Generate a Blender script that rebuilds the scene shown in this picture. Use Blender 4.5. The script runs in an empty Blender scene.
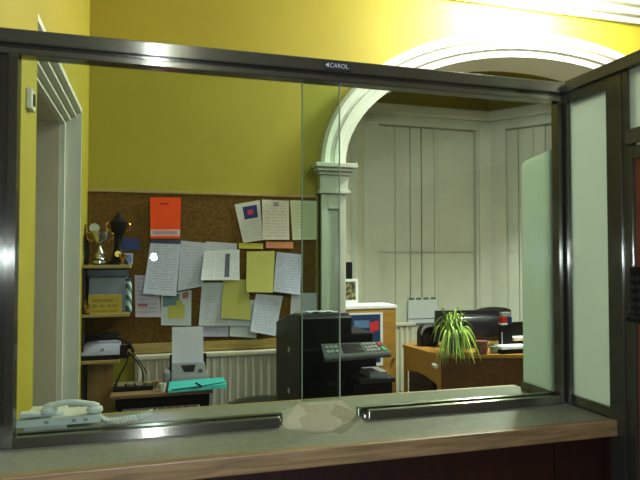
import bpy, bmesh, math, random
from mathutils import Vector, Matrix
random.seed(4)
S = bpy.context.scene
COL = S.collection

# ------------------------------------------------------------------ camera
F_PX, EYE = 587.0, 1.5
YAW, PITCH = math.radians(16.15), math.atan(17 / 587)
cam_d = bpy.data.cameras.new('camera')
cam_d.sensor_width = 36
cam_d.lens = 36 * F_PX / 640
cam_d.clip_start = 0.02
cam = bpy.data.objects.new('camera', cam_d)
cam.location = (0, 0, EYE)
cam.rotation_euler = (math.pi / 2 + PITCH, 0, -YAW)
COL.objects.link(cam)
S.camera = cam

# ------------------------------------------------------------------ world, lamps, exposure
W = bpy.data.worlds.new('world'); S.world = W
W.use_nodes = True
W.node_tree.nodes['Background'].inputs[0].default_value = (0.5, 0.55, 0.6, 1)
W.node_tree.nodes['Background'].inputs[1].default_value = 0.02
S.view_settings.view_transform = 'Standard'
S.view_settings.look = 'None'
S.view_settings.gamma = 1
S.view_settings.use_curve_mapping = False
S.view_settings.exposure = 0.0
S.cycles.use_denoising = True
S.cycles.max_bounces = 12
S.cycles.transparent_max_bounces = 16
S.cycles.caustics_reflective = False
S.cycles.caustics_refractive = False

def lamp(name, loc, power, col, size):
    d = bpy.data.lights.new(name, 'POINT')
    d.energy = power; d.color = col; d.shadow_soft_size = size
    o = bpy.data.objects.new(name, d); o.location = loc
    COL.objects.link(o)
    return o
lamp('office_ceiling_lamp', (3.0, 3.88, 3.76), 310, (1.0, 1.0, 0.90), 0.12)
dfill = bpy.data.lights.new('office_down_fill', 'AREA'); dfill.shape = 'DISK'; dfill.size = 0.4; dfill.energy = 110; dfill.color = (1.0, 1.0, 0.90)  # added helper disk, biases the ceiling lamp's light downward
dfill_o = bpy.data.objects.new('office_down_fill', dfill); dfill_o.location = (3.0, 3.80, 3.88); COL.objects.link(dfill_o)
lamp('office_fill_light', (1.9, 2.0, 3.75), 42, (0.93, 0.98, 1.0), 0.15)  # added fill light, lifts the notice board side of the office
lamp('office_side_fill', (3.3, 0.6, 3.65), 90, (0.97, 1.0, 0.93), 0.15)  # added unseen light, brightens the frosted panes from behind
lamp('hall_fill_light', (0.1, -0.9, 3.7), 45, (0.98, 1.0, 0.92), 0.15)  # added weak fill for the public side, no fixture known there
lamp('phone_flash', (0.02, 0.0, 1.5), 64, (0.76, 0.81, 1.0), 0.016)

# ------------------------------------------------------------------ pixel -> world helpers (the camera above)
FW = Vector((math.sin(YAW) * math.cos(PITCH), math.cos(YAW) * math.cos(PITCH), math.sin(PITCH)))
RT = Vector((math.cos(YAW), -math.sin(YAW), 0))
UP = RT.cross(FW)
EYEV = Vector((0, 0, EYE))
def ray(u, v): return FW + RT * ((u - 320) / F_PX) + UP * ((240 - v) / F_PX)
def at(u, v, y): d = ray(u, v); return EYEV + d * (y / d.y)

# ------------------------------------------------------------------ materials
def srgb(r, g, b):
    f = lambda c: (c / 255 / 12.92) if c <= 10.31 else (((c / 255) + 0.055) / 1.055) ** 2.4
    return (f(r), f(g), f(b), 1)
def new_mat(name):
    m = bpy.data.materials.new(name); m.use_nodes = True
    nt = m.node_tree
    return m, nt, nt.nodes['Principled BSDF']
def ramp(nt, c0, c1, p0=0.3, p1=0.7):
    r = nt.nodes.new('ShaderNodeValToRGB')
    r.color_ramp.elements[0].color = c0; r.color_ramp.elements[0].position = p0
    r.color_ramp.elements[1].color = c1; r.color_ramp.elements[1].position = p1
    return r
def plain(name, c, rough=0.6, metal=0.0, vary=0.10, scale=6, bump=0.0, bscale=80, spec=0.5):
    m, nt, b = new_mat(name)
    L = nt.links
    tc = nt.nodes.new('ShaderNodeTexCoord')
    n = nt.nodes.new('ShaderNodeTexNoise'); n.inputs['Scale'].default_value = scale; n.inputs['Detail'].default_value = 3
    L.new(tc.outputs['Object'], n.inputs['Vector'])
    lo = tuple(x * (1 - vary) for x in c[:3]) + (1,); hi = tuple(min(1, x * (1 + vary)) for x in c[:3]) + (1,)
    r = ramp(nt, lo, hi); L.new(n.outputs['Fac'], r.inputs[0]); L.new(r.outputs[0], b.inputs['Base Color'])
    b.inputs['Roughness'].default_value = rough; b.inputs['Metallic'].default_value = metal
    b.inputs['Specular IOR Level'].default_value = spec
    if bump:
        n2 = nt.nodes.new('ShaderNodeTexNoise'); n2.inputs['Scale'].default_value = bscale
        L.new(tc.outputs['Object'], n2.inputs['Vector'])
        bp = nt.nodes.new('ShaderNodeBump'); bp.inputs['Strength'].default_value = bump; bp.inputs['Distance'].default_value = 0.004
        L.new(n2.outputs['Fac'], bp.inputs['Height']); L.new(bp.outputs[0], b.inputs['Normal'])
    return m
def wood(name, c0, c1, scale=(1, 12, 12), rough=0.45):
    m, nt, b = new_mat(name); L = nt.links
    tc = nt.nodes.new('ShaderNodeTexCoord'); mp = nt.nodes.new('ShaderNodeMapping')
    mp.inputs['Scale'].default_value = scale
    L.new(tc.outputs['Object'], mp.inputs['Vector'])
    n = nt.nodes.new('ShaderNodeTexNoise'); n.inputs['Scale'].default_value = 4; n.inputs['Detail'].default_value = 6
    n.inputs['Distortion'].default_value = 0.6
    L.new(mp.outputs[0], n.inputs['Vector'])
    r = ramp(nt, c0, c1, 0.35, 0.65); L.new(n.outputs['Fac'], r.inputs[0]); L.new(r.outputs[0], b.inputs['Base Color'])
    b.inputs['Roughness'].default_value = rough
    return m
def glass(name, tint, fres=1.5):
    m, nt, b = new_mat(name); L = nt.links
    nt.nodes.remove(b); out = nt.nodes['Material Output']
    t = nt.nodes.new('ShaderNodeBsdfTransparent'); t.inputs[0].default_value = tint
    g = nt.nodes.new('ShaderNodeBsdfGlossy'); g.inputs['Roughness'].default_value = 0.0
    lw = nt.nodes.new('ShaderNodeLayerWeight'); lw.inputs[0].default_value = 0.5      # Schlick: the same from both faces of the sheet
    pw = nt.nodes.new('ShaderNodeMath'); pw.operation = 'POWER'; pw.inputs[1].default_value = 5.0
    f = nt.nodes.new('ShaderNodeMath'); f.operation = 'MULTIPLY_ADD'; f.inputs[1].default_value = 0.96; f.inputs[2].default_value = 0.04
    L.new(lw.outputs['Facing'], pw.inputs[0]); L.new(pw.outputs[0], f.inputs[0])
    mx = nt.nodes.new('ShaderNodeMixShader')
    L.new(f.outputs[0], mx.inputs[0]); L.new(t.outputs[0], mx.inputs[1]); L.new(g.outputs[0], mx.inputs[2])
    L.new(mx.outputs[0], out.inputs[0])
    return m
def frosted(name, c):
    m, nt, b = new_mat(name); L = nt.links
    nt.nodes.remove(b); out = nt.nodes['Material Output']
    d = nt.nodes.new('ShaderNodeBsdfDiffuse'); d.inputs[0].default_value = c
    t = nt.nodes.new('ShaderNodeBsdfTranslucent'); t.inputs[0].default_value = c
    g = nt.nodes.new('ShaderNodeBsdfGlossy'); g.inputs['Roughness'].default_value = 0.25
    a = nt.nodes.new('ShaderNodeMixShader'); a.inputs[0].default_value = 0.8
    f = nt.nodes.new('ShaderNodeFresnel'); f.inputs[0].default_value = 1.35
    mx = nt.nodes.new('ShaderNodeMixShader')
    L.new(d.outputs[0], a.inputs[1]); L.new(t.outputs[0], a.inputs[2])
    L.new(f.outputs[0], mx.inputs[0]); L.new(a.outputs[0], mx.inputs[1]); L.new(g.outputs[0], mx.inputs[2])
    L.new(mx.outputs[0], out.inputs[0])
    return m
def printed(name, paper, ink, n=16, strength=0.45, seed=0.0, patch=None, gaps=0.42, head=None, cols=1, top=0.94):
    """flat print: rows of broken 'text' on paper, optional solid patches (x0,x1,z0,z1,colour) in 0..1"""
    m, nt, b = new_mat(name); L = nt.links
    def math_(op, a, bb=None):
        nd = nt.nodes.new('ShaderNodeMath'); nd.operation = op
        for i, x in enumerate((a, bb)):
            if x is None: continue
            if isinstance(x, (int, float)): nd.inputs[i].default_value = x
            else: L.new(x, nd.inputs[i])
        return nd.outputs[0]
    tc = nt.nodes.new('ShaderNodeTexCoord'); sx = nt.nodes.new('ShaderNodeSeparateXYZ')
    L.new(tc.outputs['UV'], sx.inputs[0])
    x, z = sx.outputs[0], sx.outputs[1]
    row = math_('FLOOR', math_('MULTIPLY', z, n)); fr = math_('FRACT', math_('MULTIPLY', z, n))
    inrow = math_('LESS_THAN', fr, 0.5)
    cx = nt.nodes.new('ShaderNodeCombineXYZ')
    L.new(math_('MULTIPLY', x, 9.0), cx.inputs[0]); L.new(math_('MULTIPLY', row, 3.17), cx.inputs[1]); cx.inputs[2].default_value = seed
    nz = nt.nodes.new('ShaderNodeTexNoise'); nz.inputs['Scale'].default_value = 1.0; nz.inputs['Detail'].default_value = 1
    L.new(cx.outputs[0], nz.inputs['Vector'])
    word = math_('GREATER_THAN', nz.outputs['Fac'], gaps)
    k = math_('MULTIPLY', inrow, word)
    fx = math_('FRACT', math_('MULTIPLY', x, cols))
    for e in (math_('GREATER_THAN', fx, 0.1), math_('LESS_THAN', fx, 0.9), math_('GREATER_THAN', z, 0.07), math_('LESS_THAN', z, top)):
        k = math_('MULTIPLY', k, e)
    k = math_('MULTIPLY', k, strength * 0.6)
    mx = nt.nodes.new('ShaderNodeMix'); mx.data_type = 'RGBA'
    mx.inputs['A'].default_value = paper; mx.inputs['B'].default_value = ink
    L.new(k, mx.inputs['Factor']); colr = mx.outputs['Result']
    for (x0, x1, z0, z1, c) in (patch or []):
        q = math_('MULTIPLY', math_('MULTIPLY', math_('GREATER_THAN', x, x0), math_('LESS_THAN', x, x1)),
                  math_('MULTIPLY', math_('GREATER_THAN', z, z0), math_('LESS_THAN', z, z1)))
        m2 = nt.nodes.new('ShaderNodeMix'); m2.data_type = 'RGBA'
        L.new(q, m2.inputs['Factor']); L.new(colr, m2.inputs['A']); m2.inputs['B'].default_value = c
        colr = m2.outputs['Result']
    L.new(colr, b.inputs['Base Color']); b.inputs['Roughness'].default_value = 0.7
    b.inputs['Specular IOR Level'].default_value = 0.25
    return m

YELLOW = plain('yellow_wall_paint', srgb(158, 147, 36), 0.7, vary=0.05, scale=2, bump=0.15, bscale=60, spec=0.45)
WHITE = plain('white_gloss_paint', srgb(204, 207, 192), 0.5, vary=0.04, scale=5, bump=0.05)
CEIL = plain('ceiling_paint', srgb(222, 218, 205), 0.85, vary=0.03)
PASSAGE = plain('pale_grey_paint', srgb(186, 180, 156), 0.8, vary=0.04)
HALLW = plain('hall_darkened_paint', srgb(74, 66, 54), 0.8, vary=0.05)  # unseen hall walls, darkened to weaken their reflection in the glass
CARPET = plain('dark_carpet', srgb(58, 52, 46), 0.95, vary=0.3, scale=60, bump=0.5, bscale=300)
CORK = plain('cork', srgb(100, 74, 30), 0.9, vary=0.28, scale=45, bump=0.3, bscale=200, spec=0.15)
PALEWOOD = wood('pale_wood', srgb(148, 126, 66), srgb(170, 148, 84))
def alu(name, c, rough, tan, spread):
    """brushed anodised aluminium: the fine brushing lines tilt the surface only across the brushing"""
    m = plain(name, c, rough, 0.85, vary=0.06, scale=3)
    nt = m.node_tree; b = nt.nodes['Principled BSDF']; L = nt.links
    def vm(op, x, y=None, out=0):
        n = nt.nodes.new('ShaderNodeVectorMath'); n.operation = op
        for i, v in enumerate((x, y)):
            if v is None: continue
            if isinstance(v, tuple): n.inputs[i].default_value = v
            else: L.new(v, n.inputs[i])
        return n, n.outputs[out]
    g = nt.nodes.new('ShaderNodeNewGeometry')
    wn = nt.nodes.new('ShaderNodeTexWhiteNoise'); wn.noise_dimensions = '3D'
    L.new(vm('SCALE', g.outputs['Position'])[1], wn.inputs['Vector'])
    wn.inputs['Vector'].links[0].from_node.inputs['Scale'].default_value = 9000
    d = nt.nodes.new('ShaderNodeMath'); d.operation = 'MULTIPLY_ADD'; d.inputs[1].default_value = 2 * spread; d.inputs[2].default_value = -spread
    L.new(wn.outputs['Value'], d.inputs[0])
    dt = vm('DOT_PRODUCT', g.outputs['Normal'], tan, 1)[1]
    nn, par = vm('SCALE', g.outputs['Normal']); L.new(dt, nn.inputs['Scale'])
    t = vm('NORMALIZE', vm('SUBTRACT', tan, par)[1])[1]
    tn, off = vm('SCALE', t); L.new(d.outputs[0], tn.inputs['Scale'])
    L.new(vm('NORMALIZE', vm('ADD', g.outputs['Normal'], off)[1])[1], b.inputs['Normal'])
    return m
ALU_X = alu('bronze_anodised_aluminium_rail', srgb(114, 116, 100), 0.12, (0, 1, 1), 0.5)
ALU_Z = alu('bronze_anodised_aluminium_post', srgb(110, 112, 98), 0.13, (1, 1, 0), 0.8)
ALU_Y = alu('bronze_anodised_aluminium_return', srgb(110, 112, 98), 0.13, (1, 0, 1), 0.8)
SEAL = plain('black_rubber_seal', srgb(26, 26, 26), 0.6)
GLASS = glass('faintly_green_glass', (0.87, 0.93, 0.895, 1))
EDGE = plain('glass_edge', srgb(150, 164, 140), 0.3)
CLEAR = glass('clear_glass', (0.9, 0.93, 0.92, 1))
FROST = frosted('frosted_glass', srgb(226, 240, 226))
LAMINATE = plain('grey_green_laminate', srgb(114, 118, 100), 0.36, vary=0.16, scale=70, spec=0.4)
OAK = wood('oak_lipping', srgb(108, 90, 56), srgb(142, 120, 80), (1.5, 22, 22))
REDWOOD = wood('dark_red_wood', srgb(34, 19, 12), srgb(44, 24, 15), (10, 10, 1), 0.4)
DESKWOOD = wood('orange_beech_veneer', srgb(148, 108, 42), srgb(172, 126, 54), (1.5, 14, 14), 0.4)
BLACK = plain('black_plastic', srgb(13, 14, 16), 0.42, vary=0.15, spec=0.22)
BLACKM = plain('matt_black', srgb(16, 16, 16), 0.75, spec=0.2)
DGREY = plain('dark_grey_plastic', srgb(40, 41, 37), 0.5, spec=0.25)
MGREY = plain('mid_grey_plastic', srgb(128, 130, 130), 0.45)
LGREY = plain('light_grey_plastic', srgb(176, 182, 196), 0.4)
IVORY = plain('ivory_plastic', srgb(196, 200, 186), 0.4, vary=0.03)
SILVER = plain('silver_plate', srgb(200, 198, 190), 0.2, 0.95)
GOLD = plain('gold_plate', srgb(196, 160, 70), 0.25, 0.95)
TEAL = plain('turquoise_card', srgb(58, 176, 170), 0.5, vary=0.06)
RADW = plain('radiator_enamel', srgb(208, 204, 182), 0.4, vary=0.03)
PAPERW = plain('blank_white_paper', srgb(222, 224, 226), 0.7, vary=0.02)
GREENLEAF = plain('spider_plant_leaf', srgb(118, 156, 52), 0.45, vary=0.3, scale=30)
PALELEAF = plain('pale_stripe_leaf', srgb(180, 200, 104), 0.45, vary=0.2, scale=30)
SOIL = plain('potting_soil', srgb(44, 32, 22), 0.95, vary=0.3, scale=60)
BOXGREY = plain('blue_grey_plastic_box', srgb(128, 138, 152), 0.35, vary=0.08)
DTEAL = plain('dark_teal_lid', srgb(38, 56, 62), 0.3)
NAVY = plain('navy_card', srgb(30, 42, 104), 0.5)
RED = plain('red_plastic', srgb(150, 26, 24), 0.4)
BLUE = plain('blue_plastic', srgb(26, 38, 84), 0.4)
BROWNBOX = wood('olive_brown_board', srgb(120, 92, 40), srgb(138, 108, 52), (6, 6, 1), 0.7)
DKWOOD = wood('dark_brown_board', srgb(50, 38, 22), srgb(62, 46, 26), (6, 6, 1), 0.7)
LEATHER = plain('black_leather', srgb(26, 26, 27), 0.4, vary=0.2, bump=0.2, bscale=120)

# ------------------------------------------------------------------ mesh helpers
class MB:
    def __init__(s): s.v = []; s.f = []; s.uv = None
    def add(s, vs, fs):
        n = len(s.v); s.v += [tuple(v) for v in vs]; s.f += [tuple(i + n for i in f) for f in fs]; return s
    def box(s, x0, x1, y0, y1, z0, z1, bev=0.0):
        if bev <= 0:
            return s.add([(x0, y0, z0), (x1, y0, z0), (x1, y1, z0), (x0, y1, z0), (x0, y0, z1), (x1, y0, z1), (x1, y1, z1), (x0, y1, z1)],
                         [(3, 2, 1, 0), (4, 5, 6, 7), (0, 1, 5, 4), (1, 2, 6, 5), (2, 3, 7, 6), (3, 0, 4, 7)])
        bm = bmesh.new(); bmesh.ops.create_cube(bm, size=1)
        for v in bm.verts:
            v.co = Vector(((x0 + x1) / 2 + v.co.x * (x1 - x0), (y0 + y1) / 2 + v.co.y * (y1 - y0), (z0 + z1) / 2 + v.co.z * (z1 - z0)))
        bmesh.ops.bevel(bm, geom=bm.edges[:], offset=bev, segments=2, affect='EDGES', profile=0.6)
        bm.verts.index_update()
        s.add([v.co[:] for v in bm.verts], [[v.index for v in f.verts] for f in bm.faces]); bm.free(); return s
    def prism(s, pts, z0, z1):
        n = len(pts)
        return s.add([(x, y, z0) for x, y in pts] + [(x, y, z1) for x, y in pts],
                     [tuple(range(n))[::-1], tuple(range(n, 2 * n))] + [(i, (i + 1) % n, n + (i + 1) % n, n + i) for i in range(n)])
    def extrude_y(s, pts, y0, y1):     # polygon in (x,z) extruded along y
        n = len(pts)
        return s.add([(x, y0, z) for x, z in pts] + [(x, y1, z) for x, z in pts],
                     [tuple(range(n)), tuple(range(n, 2 * n))[::-1]] + [((i + 1) % n, i, n + i, n + (i + 1) % n) for i in range(n)])
    def lathe(s, cx, cy, prof, n=20):  # (r, z)
        vs, fs = [], []
        for r, z in prof:
            for i in range(n):
                a = 2 * math.pi * i / n; vs.append((cx + r * math.cos(a), cy + r * math.sin(a), z))
        for j in range(len(prof) - 1):
            for i in range(n):
                k = (i + 1) % n; fs.append((j * n + i, j * n + k, (j + 1) * n + k, (j + 1) * n + i))
        fs.append(tuple(range(n))[::-1]); fs.append(tuple((len(prof) - 1) * n + i for i in range(n)))
        return s.add(vs, fs)
    def tube(s, pts, r, n=8):
        P = [Vector(p) for p in pts]; vs, fs = [], []
        ref = Vector((0, 0, 1))
        for i, p in enumerate(P):
            t = (P[min(i + 1, len(P) - 1)] - P[max(i - 1, 0)]).normalized()
            a = t.cross(ref)
            if a.length < 0.05: a = t.cross(Vector((1, 0, 0)))
            a.normalize(); b = t.cross(a).normalized()
            rr = r[i] if isinstance(r, (list, tuple)) else r
            for k in range(n):
                q = 2 * math.pi * k / n; vs.append(p + a * (rr * math.cos(q)) + b * (rr * math.sin(q)))
        for i in range(len(P) - 1):
            for k in range(n):
                l = (k + 1) % n; fs.append((i * n + k, i * n + l, (i + 1) * n + l, (i + 1) * n + k))
        fs.append(tuple(range(n))[::-1]); fs.append(tuple((len(P) - 1) * n + k for k in range(n)))
        return s.add(vs, fs)
    def ycyl(s, cx, cz, r, y0, y1, n=16):
        return s.add([(cx + r * math.cos(2 * math.pi * i / n), y0, cz + r * math.sin(2 * math.pi * i / n)) for i in range(n)] +
                     [(cx + r * math.cos(2 * math.pi * i / n), y1, cz + r * math.sin(2 * math.pi * i / n)) for i in range(n)],
                     [tuple(range(n)), tuple(range(n, 2 * n))[::-1]] + [((i + 1) % n, i, n + i, n + (i + 1) % n) for i in range(n)])
    def rot(s, ang, about):            # turn all vertices about a vertical axis
        c, q = math.cos(ang), math.sin(ang); ax, ay = about
        s.v = [(ax + (x - ax) * c - (y - ay) * q, ay + (x - ax) * q + (y - ay) * c, z) for x, y, z in s.v]; return s
def smooth_spline(pts, n=6):
    P = [Vector(p) for p in pts]; out = []
    for i in range(len(P) - 1):
        a, b, c, d = P[max(i - 1, 0)], P[i], P[i + 1], P[min(i + 2, len(P) - 1)]
        for k in range(n):
            t = k / n
            out.append(0.5 * ((2 * b) + (c - a) * t + (2 * a - 5 * b + 4 * c - d) * t * t + (3 * b - a - 3 * c + d) * t ** 3))
    out.append(P[-1]); return out
def obj(name, mb, mat, parent=None, smooth=False, origin=None, local=False):
    """link as ONE mesh; vertices are world coordinates unless local"""
    o0 = Vector(origin) if origin is not None else Vector((0, 0, 0))
    base = Vector((0, 0, 0))
    if parent is not None and not local:
        p = parent
        while p is not None: base += p.location; p = p.parent
    me = bpy.data.meshes.new(name)
    sub = base if parent is not None else o0
    me.from_pydata([tuple(Vector(v) - sub) for v in mb.v] if not local else mb.v, [], mb.f)
    if mb.uv:
        uvl = me.uv_layers.new(name='UVMap')
        for lp in me.loops: uvl.data[lp.index].uv = mb.uv[lp.vertex_index]
    bm = bmesh.new(); bm.from_mesh(me); bmesh.ops.recalc_face_normals(bm, faces=bm.faces[:]); bm.to_mesh(me); bm.free()
    if smooth:
        bm = bmesh.new(); bm.from_mesh(me)
        for fc in bm.faces: fc.smooth = True
        for e in bm.edges:
            if len(e.link_faces) != 2 or e.calc_face_angle(0) > math.radians(40): e.smooth = False
        bm.to_mesh(me); bm.free()
    me.materials.append(mat)
    o = bpy.data.objects.new(name, me); COL.objects.link(o)
    if parent is not None: o.parent = parent
    else: o.location = o0
    return o
def struct(name, mb, mat, parent=None, smooth=False):
    o = obj(name, mb, mat, parent, smooth); 
    if parent is None: o['kind'] = 'structure'
    return o
def tag(o, label, cat, group=None):
    o['label'] = label; o['category'] = cat
    if group: o['group'] = group
    return o
def thing(name, label, cat, loc, group=None, rz=0.0):
    o = bpy.data.objects.new(name, None); o.empty_display_size = 0.05
    o.location = loc; o.rotation_euler = (0, 0, rz); COL.objects.link(o)
    return tag(o, label, cat, group)
def copy_part(src, parent, loc=None, rot=None, mat=None):
    c = src.copy(); COL.objects.link(c); c.parent = parent
    if loc is not None: c.location = loc
    if rot is not None: c.rotation_euler = rot
    return c

# ================================================================== THE SETTING
PY = 1.56                    # partition plane
BY = 4.25                    # face of the back wall
CEILZ = 3.95
AX, AA, AB, ASP = 3.20, 1.787, 1.0, 2.20      # arch: centre x, half width, rise, spring height
XL = -0.408                   # left wall of the office
XR = 5.6
struct('floor', MB().box(-2.2, XR, -2.6, 6.0, -0.1, 0.0), CARPET)
struct('ceiling', MB().box(-2.2, XR, -2.6, 6.0, CEILZ, CEILZ + 0.1), CEIL)

# back wall with the arched opening
def arch_pts(a, b, n=40):
    return [(AX + a * math.cos(math.pi - math.pi * i / n), ASP + b * math.sin(math.pi * i / n)) for i in range(n + 1)]
wb = MB()
wb.box(-1.6, AX - AA, BY, BY + 0.36, 0, CEILZ)
wb.box(AX + AA, XR, BY, BY + 0.36, 0, CEILZ)
ap = arch_pts(AA, AB)
for (x0, z0), (x1, z1) in zip(ap[:-1], ap[1:]):
    wb.add([(x0, BY, z0), (x1, BY, z1), (x1, BY, CEILZ), (x0, BY, CEILZ), (x0, BY + 0.36, z0), (x1, BY + 0.36, z1), (x1, BY + 0.36, CEILZ), (x0, BY + 0.36, CEILZ)],
           [(0, 1, 2, 3), (7, 6, 5, 4), (1, 0, 4, 5), (2, 6, 7, 3)])
struct('wall_back', wb, YELLOW)

# left wall: opening y 2.37..3.85, z ..2.41 into a passage
OY0, OY1, OZ = 2.37, 3.85, 2.41
wl = MB().box(XL - 0.12, XL, PY - 0.06, OY0, 0, CEILZ).box(XL - 0.12, XL, OY1, BY, 0, CEILZ).box(XL - 0.12, XL, OY0, OY1, OZ, CEILZ)
struct('wall_left', wl, YELLOW)
cs = MB()
for k, (d, zz) in enumerate(((0.0, 0.028), (0.03, 0.055), (0.06, 0.08), (0.09, 0.105))):
    xa, xb = XL - d, XL - d - 0.03
    cs.box(xb, xa, OY0, OY1, OZ - zz, OZ)                       # stepped head
    jy = (0.018, 0.02, 0.022, 0.045)[k]
    cs.box(xb, xa, OY1 - jy, OY1, 0, OZ - zz)
struct('trim_1', cs, WHITE)
struct('wall_passage', MB().box(-1.5, XL - 0.12, OY1 - 0.05, OY1 + 0.05, 0, 2.31).box(-1.5, XL - 0.12, OY0 - 0.05, OY0 + 0.02, 0, 2.31)
       .box(-1.6, -1.5, OY0 - 0.05, OY1 + 0.05, 0, 2.31).box(-1.6, XL - 0.12, OY0 - 0.05, OY1 + 0.05, 2.31, 2.36), PASSAGE)
struct('wall_right', MB().box(XR, XR + 0.1, -2.6, 6.0, 0, CEILZ), YELLOW)
# hall on the public side
struct('wall_hall_back', MB().box(-2.2, XR, -2.7, -2.6, 0, CEILZ), HALLW)
struct('wall_hall_left', MB().box(-2.3, -2.2, -2.6, PY, 0, CEILZ), HALLW)
struct('wall_hall_front', MB().box(-2.2, XL - 0.12, PY - 0.06, PY + 0.04, 0, CEILZ), HALLW)
struct('wall_hall_right', MB().box(1.20, 1.30, -2.6, 0.36, 0, CEILZ), HALLW)

# cornice
co = MB()
for d, z0, z1 in ((0.03, 3.60, 3.65), (0.07, 3.66, 3.72), (0.12, 3.73, 3.80), (0.20, 3.81, 3.88), (0.30, 3.89, CEILZ)):
    co.box(XL, XR, BY - d, BY, z0, z1 + 0.012)
struct('trim_2', co, WHITE)

# archivolt: concentric mouldings swept round the arch
av = MB()
prof = [(0.0, 0.0), (0.0, 0.035), (0.045, 0.04), (0.05, 0.055), (0.085, 0.06), (0.09, 0.045), (0.12, 0.045), (0.125, 0.065), (0.165, 0.075), (0.19, 0.06), (0.195, 0.0)]
N = 64; vs = []; fs = []
for i in range(N + 1):
    t = math.pi - math.pi * i / N
    px, pz = AX + AA * math.cos(t), ASP + AB * math.sin(t)
    nx, nz = math.cos(t) / AA, math.sin(t) / AB
    l = math.hypot(nx, nz); nx /= l; nz /= l
    for r, d in prof: vs.append((px + nx * r, BY - d, pz + nz * r))
m_ = len(prof)
for i in range(N):
    for k in range(m_ - 1): fs.append((i * m_ + k, i * m_ + k + 1, (i + 1) * m_ + k + 1, (i + 1) * m_ + k))
av.add(vs, fs)
struct('trim_3', av, WHITE, smooth=False)
# white lining of the arch (soffit and reveals)
li = MB()
for (x0, z0), (x1, z1) in zip(ap[:-1], ap[1:]):
    k0 = lambda x, z: (AX + (x - AX) * (1 - 0.012 / AA), ASP + (z - ASP) * (1 - 0.012))
    a, b = k0(x0, z0), k0(x1, z1)
    li.add([(x0, BY - 0.03, z0), (x1, BY - 0.03, z1), (x1, BY + 0.37, z1), (x0, BY + 0.37, z0), (a[0], BY - 0.03, a[1]), (b[0], BY - 0.03, b[1]), (b[0], BY + 0.37, b[1]), (a[0], BY + 0.37, a[1])],
           [(0, 1, 2, 3), (7, 6, 5, 4), (0, 4, 5, 1), (3, 2, 6, 7)])
for sx in (-1, 1):
    x = AX + sx * AA
    li.box(min(x, x - sx * 0.012), max(x, x - sx * 0.012), BY - 0.03, BY + 0.37, 0, ASP)
struct('trim_4', li, WHITE)
# pilasters carrying the arch
for n, sx in ((5, 1), (6, -1)):
    pl = MB(); xi = AX - sx * AA      # inner edge
    def pb(a, b, d, z0, z1, bev=0.004):
        xa, xb = xi - sx * a, xi - sx * b
        pl.box(min(xa, xb), max(xa, xb), BY - d, BY + 0.05 + (0.3 if a < 0 else -0.05), z0, z1, bev)
    pb(-0.006, 0.19, 0.045, 0.0, 2.0)                 # shaft
    for a, b in ((0.0, 0.05), (0.14, 0.19)): pb(a, b, 0.065, 0.0, 2.0)   # raised stiles
    pb(0.05, 0.14, 0.065, 1.86, 2.0); pb(0.05, 0.14, 0.065, 0.0, 0.3)
    pb(-0.035, 0.215, 0.085, 1.975, 2.0)              # necking
    pb(-0.02, 0.20, 0.07, 2.0, 2.115)
    pb(-0.035, 0.215, 0.09, 2.115, 2.14)
    pb(-0.055, 0.235, 0.115, 2.14, 2.165)
    pb(-0.075, 0.25, 0.135, 2.165, 2.198)
    struct('trim_%d' % n, pl, WHITE)

# bay behind the arch
Y5 = 5.66
BAY = [(1.30, 4.60), (2.05, Y5), (3.56, Y5), (4.37, 4.62), (XR, 4.62)]
def strip_wall(p, q, z0, z1, t=0.08):
    dx, dy = q[0] - p[0], q[1] - p[1]; l = math.hypot(dx, dy); nx, ny = -dy / l * t, dx / l * t
    return MB().add([(p[0], p[1], z0), (q[0], q[1], z0), (q[0] + nx, q[1] + ny, z0), (p[0] + nx, p[1] + ny, z0),
                     (p[0], p[1], z1), (q[0], q[1], z1), (q[0] + nx, q[1] + ny, z1), (p[0] + nx, p[1] + ny, z1)],
                    [(3, 2, 1, 0), (4, 5, 6, 7), (0, 1, 5, 4), (1, 2, 6, 5), (2, 3, 7, 6), (3, 0, 4, 7)])
HEAD = 3.06
for nm, i in (('wall_bay_left', 0), ('wall_bay_back', 1), ('wall_bay_right', 2), ('wall_bay_end', 3)):
    struct(nm, strip_wall(BAY[i], BAY[i + 1], HEAD, CEILZ), YELLOW)
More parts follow.
